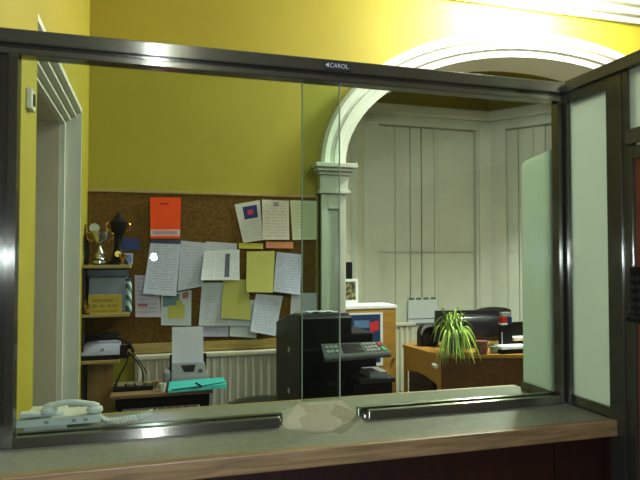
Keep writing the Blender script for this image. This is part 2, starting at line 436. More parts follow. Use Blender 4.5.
# painted joinery below the yellow band
def along(p, q, s, off=0.0):
    dx, dy = q[0] - p[0], q[1] - p[1]; l = math.hypot(dx, dy)
    return (p[0] + dx / l * s + dy / l * off, p[1] + dy / l * s - dx / l * off)
def slab(p, q, s0, s1, z0, z1, d0, d1):     # a board on the wall line p->q, standing d0..d1 proud of it
    a, b, c, e = along(p, q, s0, d0), along(p, q, s1, d0), along(p, q, s1, d1), along(p, q, s0, d1)
    return [(a[0], a[1]), (b[0], b[1]), (c[0], c[1]), (e[0], e[1])], z0, z1
def seglen(i): return math.hypot(BAY[i + 1][0] - BAY[i][0], BAY[i + 1][1] - BAY[i][1])
def joinery(idx, name, boards, s0, s1, top=2.87):
    """frame round one shutter set; boards = list of (s_start, s_end, proud)"""
    p, q = BAY[idx], BAY[idx + 1]; L_ = seglen(idx)
    fr = MB()
    fr.prism(*slab(p, q, 0, L_, 0, HEAD, -0.08, 0.0))                    # backing
    if s0 > 0.02: fr.prism(*slab(p, q, 0, s0, 0, top + 0.02, 0, 0.075))
    if s1 < L_ - 0.02: fr.prism(*slab(p, q, s1, L_, 0, top + 0.02, 0, 0.075))
    for z0, z1, d in ((top, top + 0.06, 0.085), (top + 0.06, top + 0.10, 0.065), (top + 0.10, top + 0.13, 0.10), (top + 0.13, HEAD + 0.012, 0.12)):
        fr.prism(*slab(p, q, 0, L_, z0, z1, 0, d))
    root = struct(name, fr, WHITE)
    for a, b, d in boards:
        for z0, z1 in ((0.55, 1.545), (1.552, top - 0.012)):
            bd = MB().prism(*slab(p, q, a + 0.0035, b - 0.0035, z0, z1, 0.0, d))
            w = b - a
            if w > 0.3:                                   # raised field on the wide leaves
                m0 = 0.045
                bd.prism(*slab(p, q, a + m0, b - m0, z0 + 0.09, z1 - 0.09, 0.0, d + 0.004))
            obj('shutter_board', bd, WHITE, root)
    return root
x0 = BAY[1][0]
joinery(1, 'window_1', [(2.245 - x0, 2.445 - x0, 0.028), (2.445 - x0, 2.615 - x0, 0.025), (2.615 - x0, 2.739 - x0, 0.030),
                        (2.747 - x0, 2.893 - x0, 0.030), (2.893 - x0, 3.37 - x0, 0.026)], 2.245 - x0, 3.37 - x0)
joinery(0, 'window_2', [(0.3, 0.62, 0.03), (0.62, 0.95, 0.024)], 0.3, 0.95)
joinery(2, 'window_3', [(0.22, 0.34, 0.03), (0.34, 0.50, 0.022), (0.50, 0.62, 0.034), (0.62, 0.95, 0.024), (0.95, 1.15, 0.03)], 0.22, 1.15)
struct('wall_bay_lower', strip_wall(BAY[3], BAY[4], 0, HEAD), WHITE)
# broad white corner column between back and right facet
struct('trim_7', MB().prism([(3.40, 5.66), (3.40, 5.57), (3.53, 5.555), (3.62, 5.43), (3.68, 5.475), (3.60, 5.66)], 0, 2.93), WHITE)

# ================================================================== COUNTER AND SCREEN
counter = thing('reception_counter', 'long grey green laminate counter with an oak front edge below the glazed screen', 'counter', (0.4, 1.57, 0))
CX0, CX1, CY0, CY1, CZ = XL, 1.237, 1.335, 1.81, 1.05
# worktop with the shallow pass-through dish under the gap in the rails
dish = [(0.345, 1.52), (0.40, 1.44), (0.47, 1.425), (0.565, 1.545), (0.575, 1.63), (0.55, 1.72), (0.44, 1.755), (0.37, 1.69)]
dcx, dcy = 0.465, 1.59
bm = bmesh.new()
outer = [bm.verts.new((x, y, CZ)) for x, y in ((CX0, CY0 + 0.028), (CX1, CY0 + 0.028), (CX1, CY1 - 0.012), (CX0, CY1 - 0.012))]
inner = [bm.verts.new((x, y, CZ)) for x, y in dish]
ed = [bm.edges.new((L[i], L[(i + 1) % len(L)])) for L in (outer, inner) for i in range(len(L))]
bmesh.ops.triangle_fill(bm, use_beauty=True, use_dissolve=False, edges=ed)
low = [bm.verts.new((dcx + (x - dcx) * 0.55, dcy + (y - dcy) * 0.55, CZ - 0.012)) for x, y in dish]
for i in range(8): bm.faces.new((inner[i], inner[(i + 1) % 8], low[(i + 1) % 8], low[i]))
bm.faces.new(low)
und = [bm.verts.new((v.co.x, v.co.y, CZ - 0.04)) for v in outer]
for i in range(4): bm.faces.new((outer[i], outer[(i + 1) % 4], und[(i + 1) % 4], und[i]))
bm.faces.new(und)
bm.verts.index_update()
wt = MB().add([v.co[:] for v in bm.verts], [[v.index for v in f.verts] for f in bm.faces]); bm.free()
obj('worktop', wt, LAMINATE, counter)
o = obj('front_lipping', MB().box(CX0, 1.245, CY0, CY0 + 0.028, CZ - 0.042, CZ + 0.001, 0.003), OAK, counter); o['label'] = 'oak edge strip along the public side'
o = obj('rear_lipping', MB().box(CX0, CX1, CY1 - 0.012, CY1, CZ - 0.042, CZ + 0.001, 0.002), PALEWOOD, counter); o['label'] = 'pale wood edge strip along the office side'
for a, b in ((CX0, 0.13), (0.135, 1.075), (1.08, 1.237)):
    obj('front_panel', MB().box(a, b, CY0 + 0.06, CY0 + 0.085, 0.0, CZ - 0.042), REDWOOD, counter)
obj('rear_rail', MB().box(CX0, CX1, CY1 - 0.05, CY1 - 0.03, 0.55, CZ - 0.042), PALEWOOD, counter)

screen = thing('glazed_screen_frame', 'dark bronze aluminium frame of the reception screen, two long rails and side posts', 'screen frame', (0.4, PY, CZ))
FX1 = 1.225
RZ0, RZ1 = 1.983, 2.043
tr = MB().box(XL, FX1 + 0.045, PY - 0.035, PY + 0.035, 2.008, RZ1, 0.004).box(XL, FX1 + 0.03, PY - 0.022, PY + 0.03, 1.998, 2.009)
obj('top_rail', tr, ALU_X, screen)
obj('top_track', MB().box(XL + 0.05, FX1, PY - 0.030, PY + 0.014, 1.983, 1.999, 0.003), ALU_X, screen)
# left post in two steps
obj('post', MB().box(XL, -0.347, PY - 0.035, PY + 0.035, CZ, 2.008, 0.004), ALU_Z, screen)
obj('post', MB().box(-0.346, -0.325, PY - 0.022, PY + 0.012, CZ, 1.984, 0.003).box(-0.327, -0.305, PY - 0.030, PY + 0.012, CZ, 1.984, 0.003), ALU_Z, screen)
# right posts
obj('post', MB().box(1.213, 1.226, PY - 0.028, PY + 0.006, CZ, 1.983, 0.003).box(1.225, 1.236, PY - 0.014, PY + 0.012, CZ, 1.985), ALU_Z, screen)
obj('post', MB().box(1.234, 1.262, PY - 0.040, PY + 0.035, CZ, 2.008, 0.005), ALU_Z, screen)
# bottom tracks with mitred ends, leaving the gap for passing papers
def track(xa, xb, name='bottom_track'):
    t = MB()
    for y0, y1, h in ((PY - 0.030, PY - 0.012, 0.026), (PY - 0.012, PY + 0.012, 0.012), (PY + 0.012, PY + 0.03, 0.026)):
        s0 = 0.0 if xa < 0 else (y0 - PY) * -0.4; s1 = (y1 - PY) * 0.4 if xb < 0.5 else 0
        t.box(xa + s0, xb + s1, y0, y1, CZ, CZ + h, 0.002)
    return obj(name, t, ALU_X, screen)
track(-0.304, 0.338); track(0.572, 1.21)
# maker's plate with lettering
plate = obj('maker_plate', MB().box(0.452, 0.532, PY - 0.038, PY - 0.035, 2.014, 2.036), SEAL, screen)
tcu = bpy.data.curves.new('lettering', 'FONT'); tcu.body = 'CAROL'; tcu.size = 0.0165; tcu.extrude = 0.0004
to = bpy.data.objects.new('lettering_source', tcu); COL.objects.link(to)
dg = bpy.context.evaluated_depsgraph_get(); me = bpy.data.meshes.new_from_object(to.evaluated_get(dg)); bpy.data.objects.remove(to)
lt = MB()
lt.v = [(0.468 + v.co.x, PY - 0.0385 - v.co.z, 2.0195 + v.co.y) for v in me.vertices]; lt.f = [tuple(p.vertices) for p in me.polygons]
lt.add([(0.456, PY - 0.0388, 2.0253), (0.466, PY - 0.0388, 2.032), (0.466, PY - 0.0388, 2.0186)], [(0, 1, 2)])
obj('lettering', lt, plain('pale_lettering', srgb(196, 200, 206), 0.4), plate)

def pane(name, poly, xe, ze, y, label):
    o = obj(name, MB().extrude_y(poly, y - 0.003, y + 0.003), GLASS, None, origin=(sum(p[0] for p in poly) / len(poly), y, CZ + 0.0125))
    obj('polished_edge', MB().box(xe - 0.0012, xe + 0.0012, y - 0.0032, y + 0.0032, ze, 1.985), EDGE, o)
    return tag(o, label, 'glass pane', 'sliding panes of the reception screen')
GB, GN, GT = CZ + 0.0125, 1.105, 1.985          # pane foot, top of the notch, pane head
pane('sliding_glass_pane', [(-0.307, GB), (0.352, GB), (0.385, GN), (0.507, GN), (0.507, GT), (-0.307, GT)], 0.507, GN, PY - 0.0055,
     'clear sliding glass pane on the left, in front of the notice board')
pane('sliding_glass_pane', [(0.402, GN), (0.512, GN), (0.560, GB), (1.212, GB), (1.212, GT), (0.402, GT)], 0.402, GN, PY + 0.006,
     'clear sliding glass pane on the right, in front of the shuttered bay and desk')

# low frosted wing behind the right post
wing = thing('frosted_wing_screen', 'narrow frosted glass wing with one rounded top corner on the office side of the counter', 'privacy screen', (1.225, 1.66, CZ))
g = [(1.577, 1.065), (1.734, 1.065), (1.734, 1.80)]
for k in range(1, 7):
    a = math.pi / 2 * k / 6; g.append((1.734 - 0.028 * (1 - math.cos(a)), 1.80 + 0.028 * math.sin(a)))
g.append((1.577, 1.842))
gm = MB(); n_ = len(g)
gm.add([(1.221, y, z) for y, z in g] + [(1.229, y, z) for y, z in g], [tuple(range(n_)), tuple(range(n_, 2 * n_))[::-1]] + [((i + 1) % n_, i, n_ + i, n_ + (i + 1) % n_) for i in range(n_)])
obj('frosted_pane', gm, FROST, wing)
obj('base_channel', MB().box(1.212, 1.238, 1.577, 1.738, CZ, CZ + 0.028, 0.002), ALU_Y, wing)

# return screen at right angles (toward the viewer), with the door beyond
ret = thing('return_screen', 'tall bronze framed return with a narrow frosted pane at the right end of the counter', 'screen', (1.25, 1.44, 0))
obj('top_rail', MB().box(1.225, 1.275, 0.36, PY - 0.04, 2.008, RZ1, 0.004).box(1.235, 1.268, 1.36, PY - 0.04, 1.975, 2.008, 0.002), ALU_Y, ret)
obj('bottom_rail', MB().box(1.238, 1.262, 1.36, PY - 0.04, CZ + 0.002, CZ + 0.03, 0.002), ALU_Y, ret)
obj('frosted_pane', MB().box(1.248, 1.256, 1.36, PY - 0.04, CZ + 0.03, 1.975), FROST, ret)
obj('post', MB().box(1.236, 1.276, 1.305, 1.362, 0, 2.008, 0.004).box(1.240, 1.270, 1.285, 1.306, 0, 2.008, 0.003), ALU_Z, ret)
obj('lower_panel', MB().box(1.245, 1.262, 1.362, 1.60, 0, CZ + 0.002), REDWOOD, ret)
obj('transom', MB().box(1.226, 1.276, 0.36, 1.285, 1.80, 1.842, 0.004), ALU_Y, ret)
obj('transom_pane', MB().box(1.247, 1.254, 0.40, 1.285, 1.842, 2.008), FROST, ret)
obj('post', MB().box(1.226, 1.276, 0.36, 0.41, 0, 1.80, 0.004), ALU_Z, ret)
door = bpy.data.objects.new('door_1', None); door.location = (1.25, 0.85, 0); COL.objects.link(door); door['kind'] = 'structure'
obj('stile', MB().box(1.230, 1.272, 1.263, 1.283, 0.01, 1.797, 0.003).box(1.230, 1.272, 0.412, 0.45, 0.01, 1.797, 0.003), ALU_Z, door)
obj('rail', MB().box(1.230, 1.272, 0.45, 1.263, 1.76, 1.797, 0.003), ALU_Y, door)
obj('door_panel', MB().box(1.240, 1.262, 0.45, 1.263, 0.01, 1.76), plain('red_brown_door_panel', srgb(104, 54, 34), 0.45, vary=0.15, scale=12), door)
kp = MB().box(1.208, 1.231, 1.205, 1.258, 1.33, 1.475, 0.008)
lock = obj('lock_case', kp, BLACK, door); lock['label'] = 'black push button lock case'
for r in range(5):
    for c in range(2):
        obj('lock_button', MB().box(1.204, 1.209, 1.22 + c * 0.018, 1.23 + c * 0.018, 1.352 + r * 0.022, 1.362 + r * 0.022), DGREY, lock)
obj('handle', MB().tube(smooth_spline([(1.215, 1.232, 1.345), (1.185, 1.232, 1.345), (1.17, 1.21, 1.345), (1.17, 1.12, 1.343)]), 0.010, 10), BLACK, door, True)

# telephone on the inner counter
tel = thing('desk_telephone', 'ivory corded desk telephone on the counter behind the left pane', 'telephone', (-0.215, 1.68, CZ))
bd = MB()
def wedge(mb, x0, x1, y0, y1, zb, zf0, zf1, inset=0.0):
    return mb.add([(x0, y0, zb), (x1, y0, zb), (x1 - inset, y1, zb), (x0 + inset, y1, zb), (x0, y0, zf0), (x1, y0, zf0), (x1 - inset, y1, zf1), (x0 + inset, y1, zf1)],
                  [(3, 2, 1, 0), (4, 5, 6, 7), (0, 1, 5, 4), (1, 2, 6, 5), (2, 3, 7, 6), (3, 0, 4, 7)])
wedge(bd, -0.318, -0.120, 1.625, 1.765, CZ + 0.024, CZ + 0.042, CZ + 0.034, 0.006)
obj('body', bd, IVORY, tel)
obj('raised_rest', MB().box(-0.312, -0.262, 1.628, 1.66, CZ + 0.046, CZ + 0.058, 0.005).box(-0.30, -0.21, 1.66, 1.74, CZ + 0.036, CZ + 0.05, 0.005), IVORY, tel, True)
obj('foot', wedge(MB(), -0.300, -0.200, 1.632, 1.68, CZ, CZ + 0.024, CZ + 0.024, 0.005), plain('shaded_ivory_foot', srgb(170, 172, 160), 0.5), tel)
obj('rear_foot', MB().box(-0.31, -0.13, 1.72, 1.75, CZ, CZ + 0.026), IVORY, tel)
for x in (-0.252, -0.188, -0.160): obj('socket', MB().box(x, x + 0.010, 1.6232, 1.6252, CZ + 0.030, CZ + 0.037), MGREY, tel)
hp = smooth_spline([(-0.255, 1.655, CZ + 0.062), (-0.235, 1.655, CZ + 0.069), (-0.195, 1.655, CZ + 0.073), (-0.155, 1.655, CZ + 0.067), (-0.128, 1.655, CZ + 0.056)], 5)
hs = obj('handset', MB().tube(hp, [0.010] * 5 + [0.0075] * (len(hp) - 9) + [0.010] * 4, 10), IVORY, tel, True)
for x, z in ((-0.246, CZ + 0.066), (-0.136, CZ + 0.061)):
    obj('ear_cup', MB().lathe(x, 1.655, [(0.010, z), (0.020, z - 0.006), (0.021, z - 0.014), (0.017, z - 0.018)], 16), IVORY, hs, True)
cp = smooth_spline([(-0.13, 1.66, CZ + 0.045), (-0.115, 1.665, CZ + 0.02), (-0.09, 1.67, CZ + 0.012), (-0.05, 1.69, CZ + 0.011), (-0.01, 1.715, CZ + 0.011), (0.01, 1.74, CZ + 0.011)], 40)
coil = []
for i, p in enumerate(cp):
    a = i * 0.9; coil.append(p + Vector((0.0, math.cos(a) * 0.008, math.sin(a) * 0.008)))
obj('coiled_cord', MB().tube(coil, 0.0022, 5), IVORY, tel, True)

# ================================================================== LEFT WALL FITTING
sw = thing('wall_switch', 'small white wall switch box beside the passage opening', 'switch', tuple((XL, 2.16, 2.05)))
p0 = EYEV + ray(28, 100) * (XL / ray(28, 100).x)
sw.location = (XL, p0.y, p0.z)
obj('housing', MB().box(XL, XL + 0.018, p0.y - 0.035, p0.y + 0.035, p0.z - 0.036, p0.z + 0.036, 0.004), IVORY, sw)
obj('rocker', MB().box(XL + 0.018, XL + 0.022, p0.y - 0.010, p0.y + 0.012, p0.z - 0.02, p0.z + 0.02), DGREY, sw)

# ================================================================== NOTICE BOARD AND SHEETS
tl, br = at(84, 191, BY - 0.02), at(318, 347, BY - 0.02)
NX0, NX1, NZ1, NZ0 = -0.404, 1.205, 1.955, 0.875
nb = thing('notice_board', 'large brown cork notice board with pale wooden edging on the yellow wall', 'notice board', (0.4, BY, NZ0))
obj('cork_panel', MB().box(NX0 + 0.02, NX1 - 0.01, BY - 0.018, BY - 0.001, NZ0 + 0.03, NZ1 - 0.012), CORK, nb)
obj('frame_rail', MB().box(NX0, NX1, BY - 0.026, BY - 0.001, NZ1 - 0.012, NZ1 + 0.008, 0.002), PALEWOOD, nb)
obj('frame_rail', MB().box(NX0, NX1, BY - 0.03, BY - 0.001, NZ0 - 0.035, NZ0 + 0.03, 0.002), PALEWOOD, nb)
obj('frame_rail', MB().box(NX0, NX0 + 0.02, BY - 0.0195, BY - 0.001, NZ0 + 0.03, NZ1 - 0.012, 0.002), CORK, nb)
obj('frame_rail', MB().box(NX1 - 0.012, NX1, BY - 0.0195, BY - 0.001, NZ0 + 0.03, NZ1 - 0.012, 0.002), PALEWOOD, nb)

def sheet(px, layer, mat, label, name='paper_sheet', curl=0.012, side=0.0, group='sheets pinned to the notice board', ybase=None, cat='paper'):
    y = (BY - 0.020 if ybase is None else ybase) - 0.0035 * layer
    c = [at(u, v, y) for u, v in px]      # TL TR BR BL
    nu, nv = 6, 8; mb = MB(); mb.uv = []
    vs = []
    for j in range(nv + 1):
        t = j / nv
        for i in range(nu + 1):
            s = i / nu
            p = (c[0] * (1 - s) + c[1] * s) * (1 - t) + (c[3] * (1 - s) + c[2] * s) * t
            d = curl * t * t + side * (s - 0.5) ** 2 * 2 * t
            vs.append(Vector((p.x, y - d - 0.0006, p.z)))
            mb.uv.append((s, 1 - t))
    n = len(vs); fs = []
    for j in range(nv):
        for i in range(nu):
            a = j * (nu + 1) + i; fs.append((a, a + 1, a + nu + 2, a + nu + 1))
    back = [v + Vector((0, 0.0005, 0)) for v in vs]; mb.uv += mb.uv[:]
    fb = [tuple(k + n for k in f[::-1]) for f in fs]
    rim = [j * (nu + 1) for j in range(nv + 1)] + [nv * (nu + 1) + i for i in range(1, nu + 1)] + [j * (nu + 1) + nu for j in range(nv - 1, -1, -1)] + list(range(nu - 1, 0, -1))
    fr = [(rim[k], rim[(k + 1) % len(rim)], rim[(k + 1) % len(rim)] + n, rim[k] + n) for k in range(len(rim))]
    mb.add(vs + back, fs + fb + fr)
    o = obj(name, mb, mat, None, False, origin=((c[0] + c[1]) / 2))
    return tag(o, label, cat, group)
INK = srgb(70, 74, 84)
WP = srgb(190, 196, 212); CR = srgb(196, 194, 184); YP = srgb(192, 190, 104); YP2 = srgb(174, 174, 92)
def prt(nm, paper, **k): 
    k.setdefault('ink', INK); ink = k.pop('ink')
    return printed(nm, paper, ink, **k)
sheet([(134.5, 275), (158, 276), (161, 317), (135.5, 317)], 0, prt('print_pinkish', srgb(186, 178, 188), n=10, seed=1, patch=[(0.1, 0.5, 0.26, 0.31, srgb(176, 80, 90))]), 'pale pinkish sheet with a faint red line, left edge behind the shelves')
sheet([(151, 239), (181, 240), (176, 296), (143, 293.5)], 2, prt('print_heading', WP, n=22, seed=2, patch=[(0, 1, 0.925, 1, srgb(72, 78, 104))]), 'tall white sheet with a dark blue heading hanging under the orange poster', curl=0.02)
sheet([(181, 240.5), (206, 243), (203, 286), (177.5, 291)], 1, prt('print_plain_grey', srgb(186, 190, 204), n=16, seed=3, strength=0.25), 'plain pale grey sheet between the dark headed sheet and the folded leaflet')
sheet([(150, 197.5), (181, 197.5), (180, 238.5), (150.5, 238.5)], 3, printed('print_orange', srgb(240, 78, 22), srgb(120, 30, 20), n=12, strength=0.12, seed=4, patch=[(0.0, 1.0, 0.06, 0.22, srgb(206, 176, 176)), (0.08, 0.9, 0.10, 0.18, srgb(180, 140, 140)), (0.32, 0.6, 0.83, 0.86, srgb(120, 32, 14))]), 'bright orange poster near the top of the cork board', name='orange_poster', curl=0.004, cat='poster')
sheet([(161, 295), (191.5, 290), (191, 325.5), (161, 325)], 1, prt('print_map', srgb(178, 186, 188), n=14, seed=5, strength=0.2, patch=[(0.05, 0.6, 0.6, 0.95, srgb(96, 122, 128)), (0.22, 0.78, 0.2, 0.62, srgb(172, 172, 84)), (0.5, 0.7, 0.6, 0.75, srgb(172, 172, 84)), (0.7, 0.9, 0.78, 0.97, srgb(160, 100, 110))]), 'map like sheet with a yellow blotch and teal corner, above the fax paper')
sheet([(206, 241.5), (237, 243.5), (236, 277), (204, 277)], 1, prt('print_back_sheet', srgb(190, 194, 204), n=12, seed=6, strength=0.2), 'pale sheet behind the folded three column leaflet')
sheet([(204.5, 251), (239.5, 249.5), (239, 280), (200.5, 280)], 3, prt('print_leaflet', srgb(216, 220, 224), n=18, cols=3, seed=7, strength=0.35, patch=[(0.60, 0.73, 0.1, 0.88, srgb(92, 98, 112))]), 'white three column leaflet with a dark vertical bar', name='leaflet', curl=0.02, side=0.02, cat='leaflet')
sheet([(202, 300), (230, 300), (228, 336.5), (203, 336.5)], 0, prt('print_violet', srgb(172, 170, 188), n=12, seed=8, strength=0.2), 'greyish violet sheet whose lower end shows below the pale sheet on the left')
sheet([(202, 282.5), (246, 282.5), (250, 326), (198.5, 325.5)], 1, prt('print_pale', srgb(188, 194, 202), n=15, seed=9, strength=0.22), 'wide pale sheet mostly covered by the lower yellow sheet')
sheet([(230, 300), (258, 300), (256, 338), (229.5, 336)], 0, prt('print_low', srgb(200, 206, 206), n=14, seed=10, strength=0.2), 'pale sheet peeping out below, left of the tilted sheet')
sheet([(223.5, 279.5), (248, 279.5), (251, 320), (220.5, 318)], 3, prt('print_yellow_low', YP2, n=16, seed=11, strength=0.15, ink=srgb(110, 108, 40)), 'lower yellow sheet, left of and below the other yellow one')
sheet([(246.7, 251.5), (275, 251), (272.7, 292.5), (246, 292)], 4, prt('print_yellow_high', YP, n=16, seed=12, strength=0.15, ink=srgb(110, 108, 40)), 'upper yellow sheet below the certificates')
sheet([(276.7, 252), (303, 254.5), (299.5, 294.5), (273, 291.5)], 3, prt('print_blue_grey', srgb(180, 186, 204), n=15, seed=13, strength=0.4), 'blue grey typed sheet just right of the upper yellow sheet', curl=0.025, side=-0.02)
sheet([(256, 293.8), (283, 296), (274.7, 335.5), (249.5, 331)], 4, prt('print_tilted', srgb(186, 192, 206), n=15, seed=14, strength=0.35), 'tilted white sheet leaning to the right, lowest in the middle of the board', curl=0.03)
sheet([(291.5, 293), (317, 293), (317, 325), (289.5, 325)], 0, prt('print_over_copier', srgb(196, 198, 204), n=12, seed=15, strength=0.2), 'pale sheet low on the board just above the black copier')
sheet([(234.5, 204.5), (259.8, 200), (263.2, 240), (243, 243)], 1, prt('print_certificate', CR, n=16, seed=16, strength=0.25, patch=[(0.28, 0.86, 0.58, 0.90, srgb(42, 44, 98)), (0.45, 0.68, 0.68, 0.80, srgb(170, 60, 62))]), 'tilted cream certificate with a dark blue picture at its top')
sheet([(262, 199.5), (289, 200.8), (289, 239.8), (262.7, 239.8)], 2, prt('print_letter', srgb(212, 206, 190), n=13, seed=17, strength=0.4, ink=srgb(130, 90, 90), patch=[(0.42, 0.62, 0.84, 0.95, srgb(150, 140, 150))]), 'upright cream letter in a sleeve, between the certificate and the greenish sheet')
sheet([(290, 200.2), (317, 201), (316.3, 239.5), (292.3, 240)], 1, prt('print_greenish', srgb(198, 204, 170), n=14, seed=18, strength=0.35), 'pale greenish sheet at the top right end of the board')
sheet([(238.8, 243), (263, 243.5), (263, 249), (239, 248.5)], 3, prt('print_yellow_slip', srgb(196, 186, 70), n=2, seed=19), 'narrow yellow paper slip under the certificate', name='paper_slip', curl=0.003)
sheet([(266, 241.5), (293, 242), (293, 248.5), (266, 248)], 4, prt('print_pink_slip', srgb(206, 134, 92), n=2, seed=20, strength=0.3), 'narrow salmon paper slip under the cream letter', name='paper_slip', curl=0.003)
sheet([(120.5, 238), (140, 238.5), (140, 250), (120.5, 250)], 0, NAVY, 'dark blue card on the board behind the black trophy', name='blue_card', curl=0.003)

# ================================================================== RADIATORS
def radiator(label, x0, x1, yb, z0, z1, pitch):
    r = thing('radiator', label, 'radiator', ((x0 + x1) / 2, yb, z0))
    cx, cz = (x0 + x1) / 2, z0
    obj('panel', MB().box(x0, x1, yb - 0.05, yb - 0.03, z0, z1 - 0.03, 0.003), RADW, r)
    obj('top_grille', MB().box(x0 - 0.004, x1 + 0.004, yb - 0.075, yb - 0.005, z1 - 0.03, z1, 0.006), RADW, r)
    n = int((x1 - x0) / pitch); w = (x1 - x0) / n
    for i in range(n):
        xa = x0 + i * w
        if i == 0:
            f = obj('rib', MB().add([(xa + w * 0.18, yb - 0.05, z0 + 0.03), (xa + w * 0.36, yb - 0.068, z0 + 0.03), (xa + w * 0.64, yb - 0.068, z0 + 0.03), (xa + w * 0.82, yb - 0.05, z0 + 0.03),
                                     (xa + w * 0.18, yb - 0.05, z1 - 0.04), (xa + w * 0.36, yb - 0.068, z1 - 0.04), (xa + w * 0.64, yb - 0.068, z1 - 0.04), (xa + w * 0.82, yb - 0.05, z1 - 0.04)],
                                    [(0, 1, 5, 4), (1, 2, 6, 5), (2, 3, 7, 6), (0, 3, 2, 1), (4, 5, 6, 7), (3, 0, 4, 7)]), RADW, r)
        else: copy_part(f, r, (i * w, 0, 0))
    for xx in (x0 + 0.1, x1 - 0.1):
        obj('bracket', MB().box(xx - 0.02, xx + 0.02, yb - 0.03, yb, z0 + 0.1, z1 - 0.1), RADW, r)
    obj('pipe', MB().tube([(x1 - 0.02, yb - 0.04, z0 + 0.02), (x1 - 0.02, yb - 0.04, 0.0)], 0.008), RADW, r)
    return r
radiator('long white ribbed radiator under the cork notice board', -0.09, 1.13, BY - 0.004, 0.16, 0.832, 0.055)
radiator('white radiator below the shutters, left of the desk', 2.12, 2.60, 5.57, 0.12, 0.83, 0.055)

# ================================================================== CORNER SHELVES AND WHAT STANDS ON THEM
SY0, SY1 = 3.93, 4.225
unit = thing('corner_shelves', 'pale wooden shelves in the corner at the left end of the notice board', 'shelves', (-0.25, SY1, 0))
def zAt(v, y, u=105): return at(u, v, y).z
SZ = [zAt(265, SY0), zAt(314, SY0), zAt(360.5, SY0)]
SXR = [at(130, 265, SY0).x, at(129, 314, SY0).x, at(119.5, 360, SY0).x]
for z, xr in zip(SZ, SXR): obj('shelf', MB().box(XL + 0.002, xr, SY0, SY1, z - 0.02, z, 0.002), PALEWOOD, unit)
obj('side_panel', MB().box(XL + 0.002, XL + 0.014, SY0 + 0.02, SY1, 0, SZ[0] - 0.02), DKWOOD, unit)
xb = at(112, 380, SY0).x
obj('back_panel', MB().box(XL + 0.014, xb, SY0 + 0.10, SY0 + 0.12, 0, SZ[2] - 0.02), BROWNBOX, unit)
obj('leg', MB().box(at(84, 380, SY0).x, at(87, 380, SY0).x, SY0 + 0.01, SY0 + 0.03, 0, SZ[2] - 0.02), BLACKM, unit)
obj('upright', MB().box(SXR[1] - 0.018, SXR[1] - 0.004, SY1 - 0.03, SY1, SZ[1], SZ[0] - 0.02), DKWOOD, unit)
# silver cup
Zt = SZ[0]; yy = 4.02
cx = at(100, 250, yy).x
cup = thing('silver_trophy_cup', 'silver trophy cup with a pale round medallion on the top shelf', 'trophy', (cx, yy, Zt))
obj('plinth', MB().lathe(cx, yy, [(0.043, Zt), (0.043, Zt + 0.035), (0.040, Zt + 0.037)]), BLACK, cup, True)
obj('name_band', MB().lathe(cx, yy, [(0.046, Zt + 0.010), (0.046, Zt + 0.028)]), SILVER, cup, True)
obj('bowl', MB().lathe(cx, yy, [(0.034, Zt + 0.037), (0.030, Zt + 0.045), (0.034, Zt + 0.07), (0.014, Zt + 0.10), (0.012, Zt + 0.125), (0.03, Zt + 0.14), (0.048, Zt + 0.165), (0.055, Zt + 0.205), (0.058, Zt + 0.215), (0.05, Zt + 0.21), (0.03, Zt + 0.165)]), SILVER, cup, True)
for sx in (-1, 1):
    obj('handle', MB().tube(smooth_spline([(cx + sx * 0.05, yy, Zt + 0.20), (cx + sx * 0.078, yy, Zt + 0.205), (cx + sx * 0.075, yy, Zt + 0.165), (cx + sx * 0.04, yy, Zt + 0.15)]), 0.005), GOLD, cup, True)
mc = at(94.5, 228, yy)
obj('medallion', MB().ycyl(mc.x, mc.z, 0.03, yy - 0.01, yy + 0.004, 20), IVORY, cup)
obj('medallion_stem', MB().tube([(mc.x, yy, mc.z - 0.03), (mc.x + 0.02, yy, Zt + 0.16), (cx - 0.01, yy, Zt + 0.14)], 0.006), GOLD, cup)
# black trophy
bx = at(118, 250, yy).x
bt = thing('black_trophy', 'tall dark trophy with two small gold handles on the top shelf', 'trophy', (bx, yy + 0.03, Zt))
zt = zAt(211, yy) - Zt
obj('body', MB().lathe(bx, yy + 0.03, [(0.062, Zt), (0.062, Zt + 0.02), (0.05, Zt + 0.03), (0.034, Zt + 0.07), (0.026, Zt + 0.13), (0.024, Zt + 0.17), (0.04, Zt + 0.21), (0.052, Zt + 0.245), (0.055, Zt + 0.28), (0.045, Zt + 0.29), (0.03, Zt + 0.31), (0.012, Zt + zt - 0.012), (0.004, Zt + zt)]), BLACK, bt, True)
for sx in (-1, 1):
    obj('handle', MB().tube(smooth_spline([(bx + sx * 0.05, yy + 0.03, Zt + 0.275), (bx + sx * 0.07, yy + 0.02, Zt + 0.265), (bx + sx * 0.068, yy + 0.02, Zt + 0.225), (bx + sx * 0.042, yy + 0.02, Zt + 0.215)]), 0.006), GOLD, bt, True)
obj('crest', MB().ycyl(bx, Zt + 0.07, 0.02, yy - 0.024, yy - 0.006, 14), GOLD, bt)
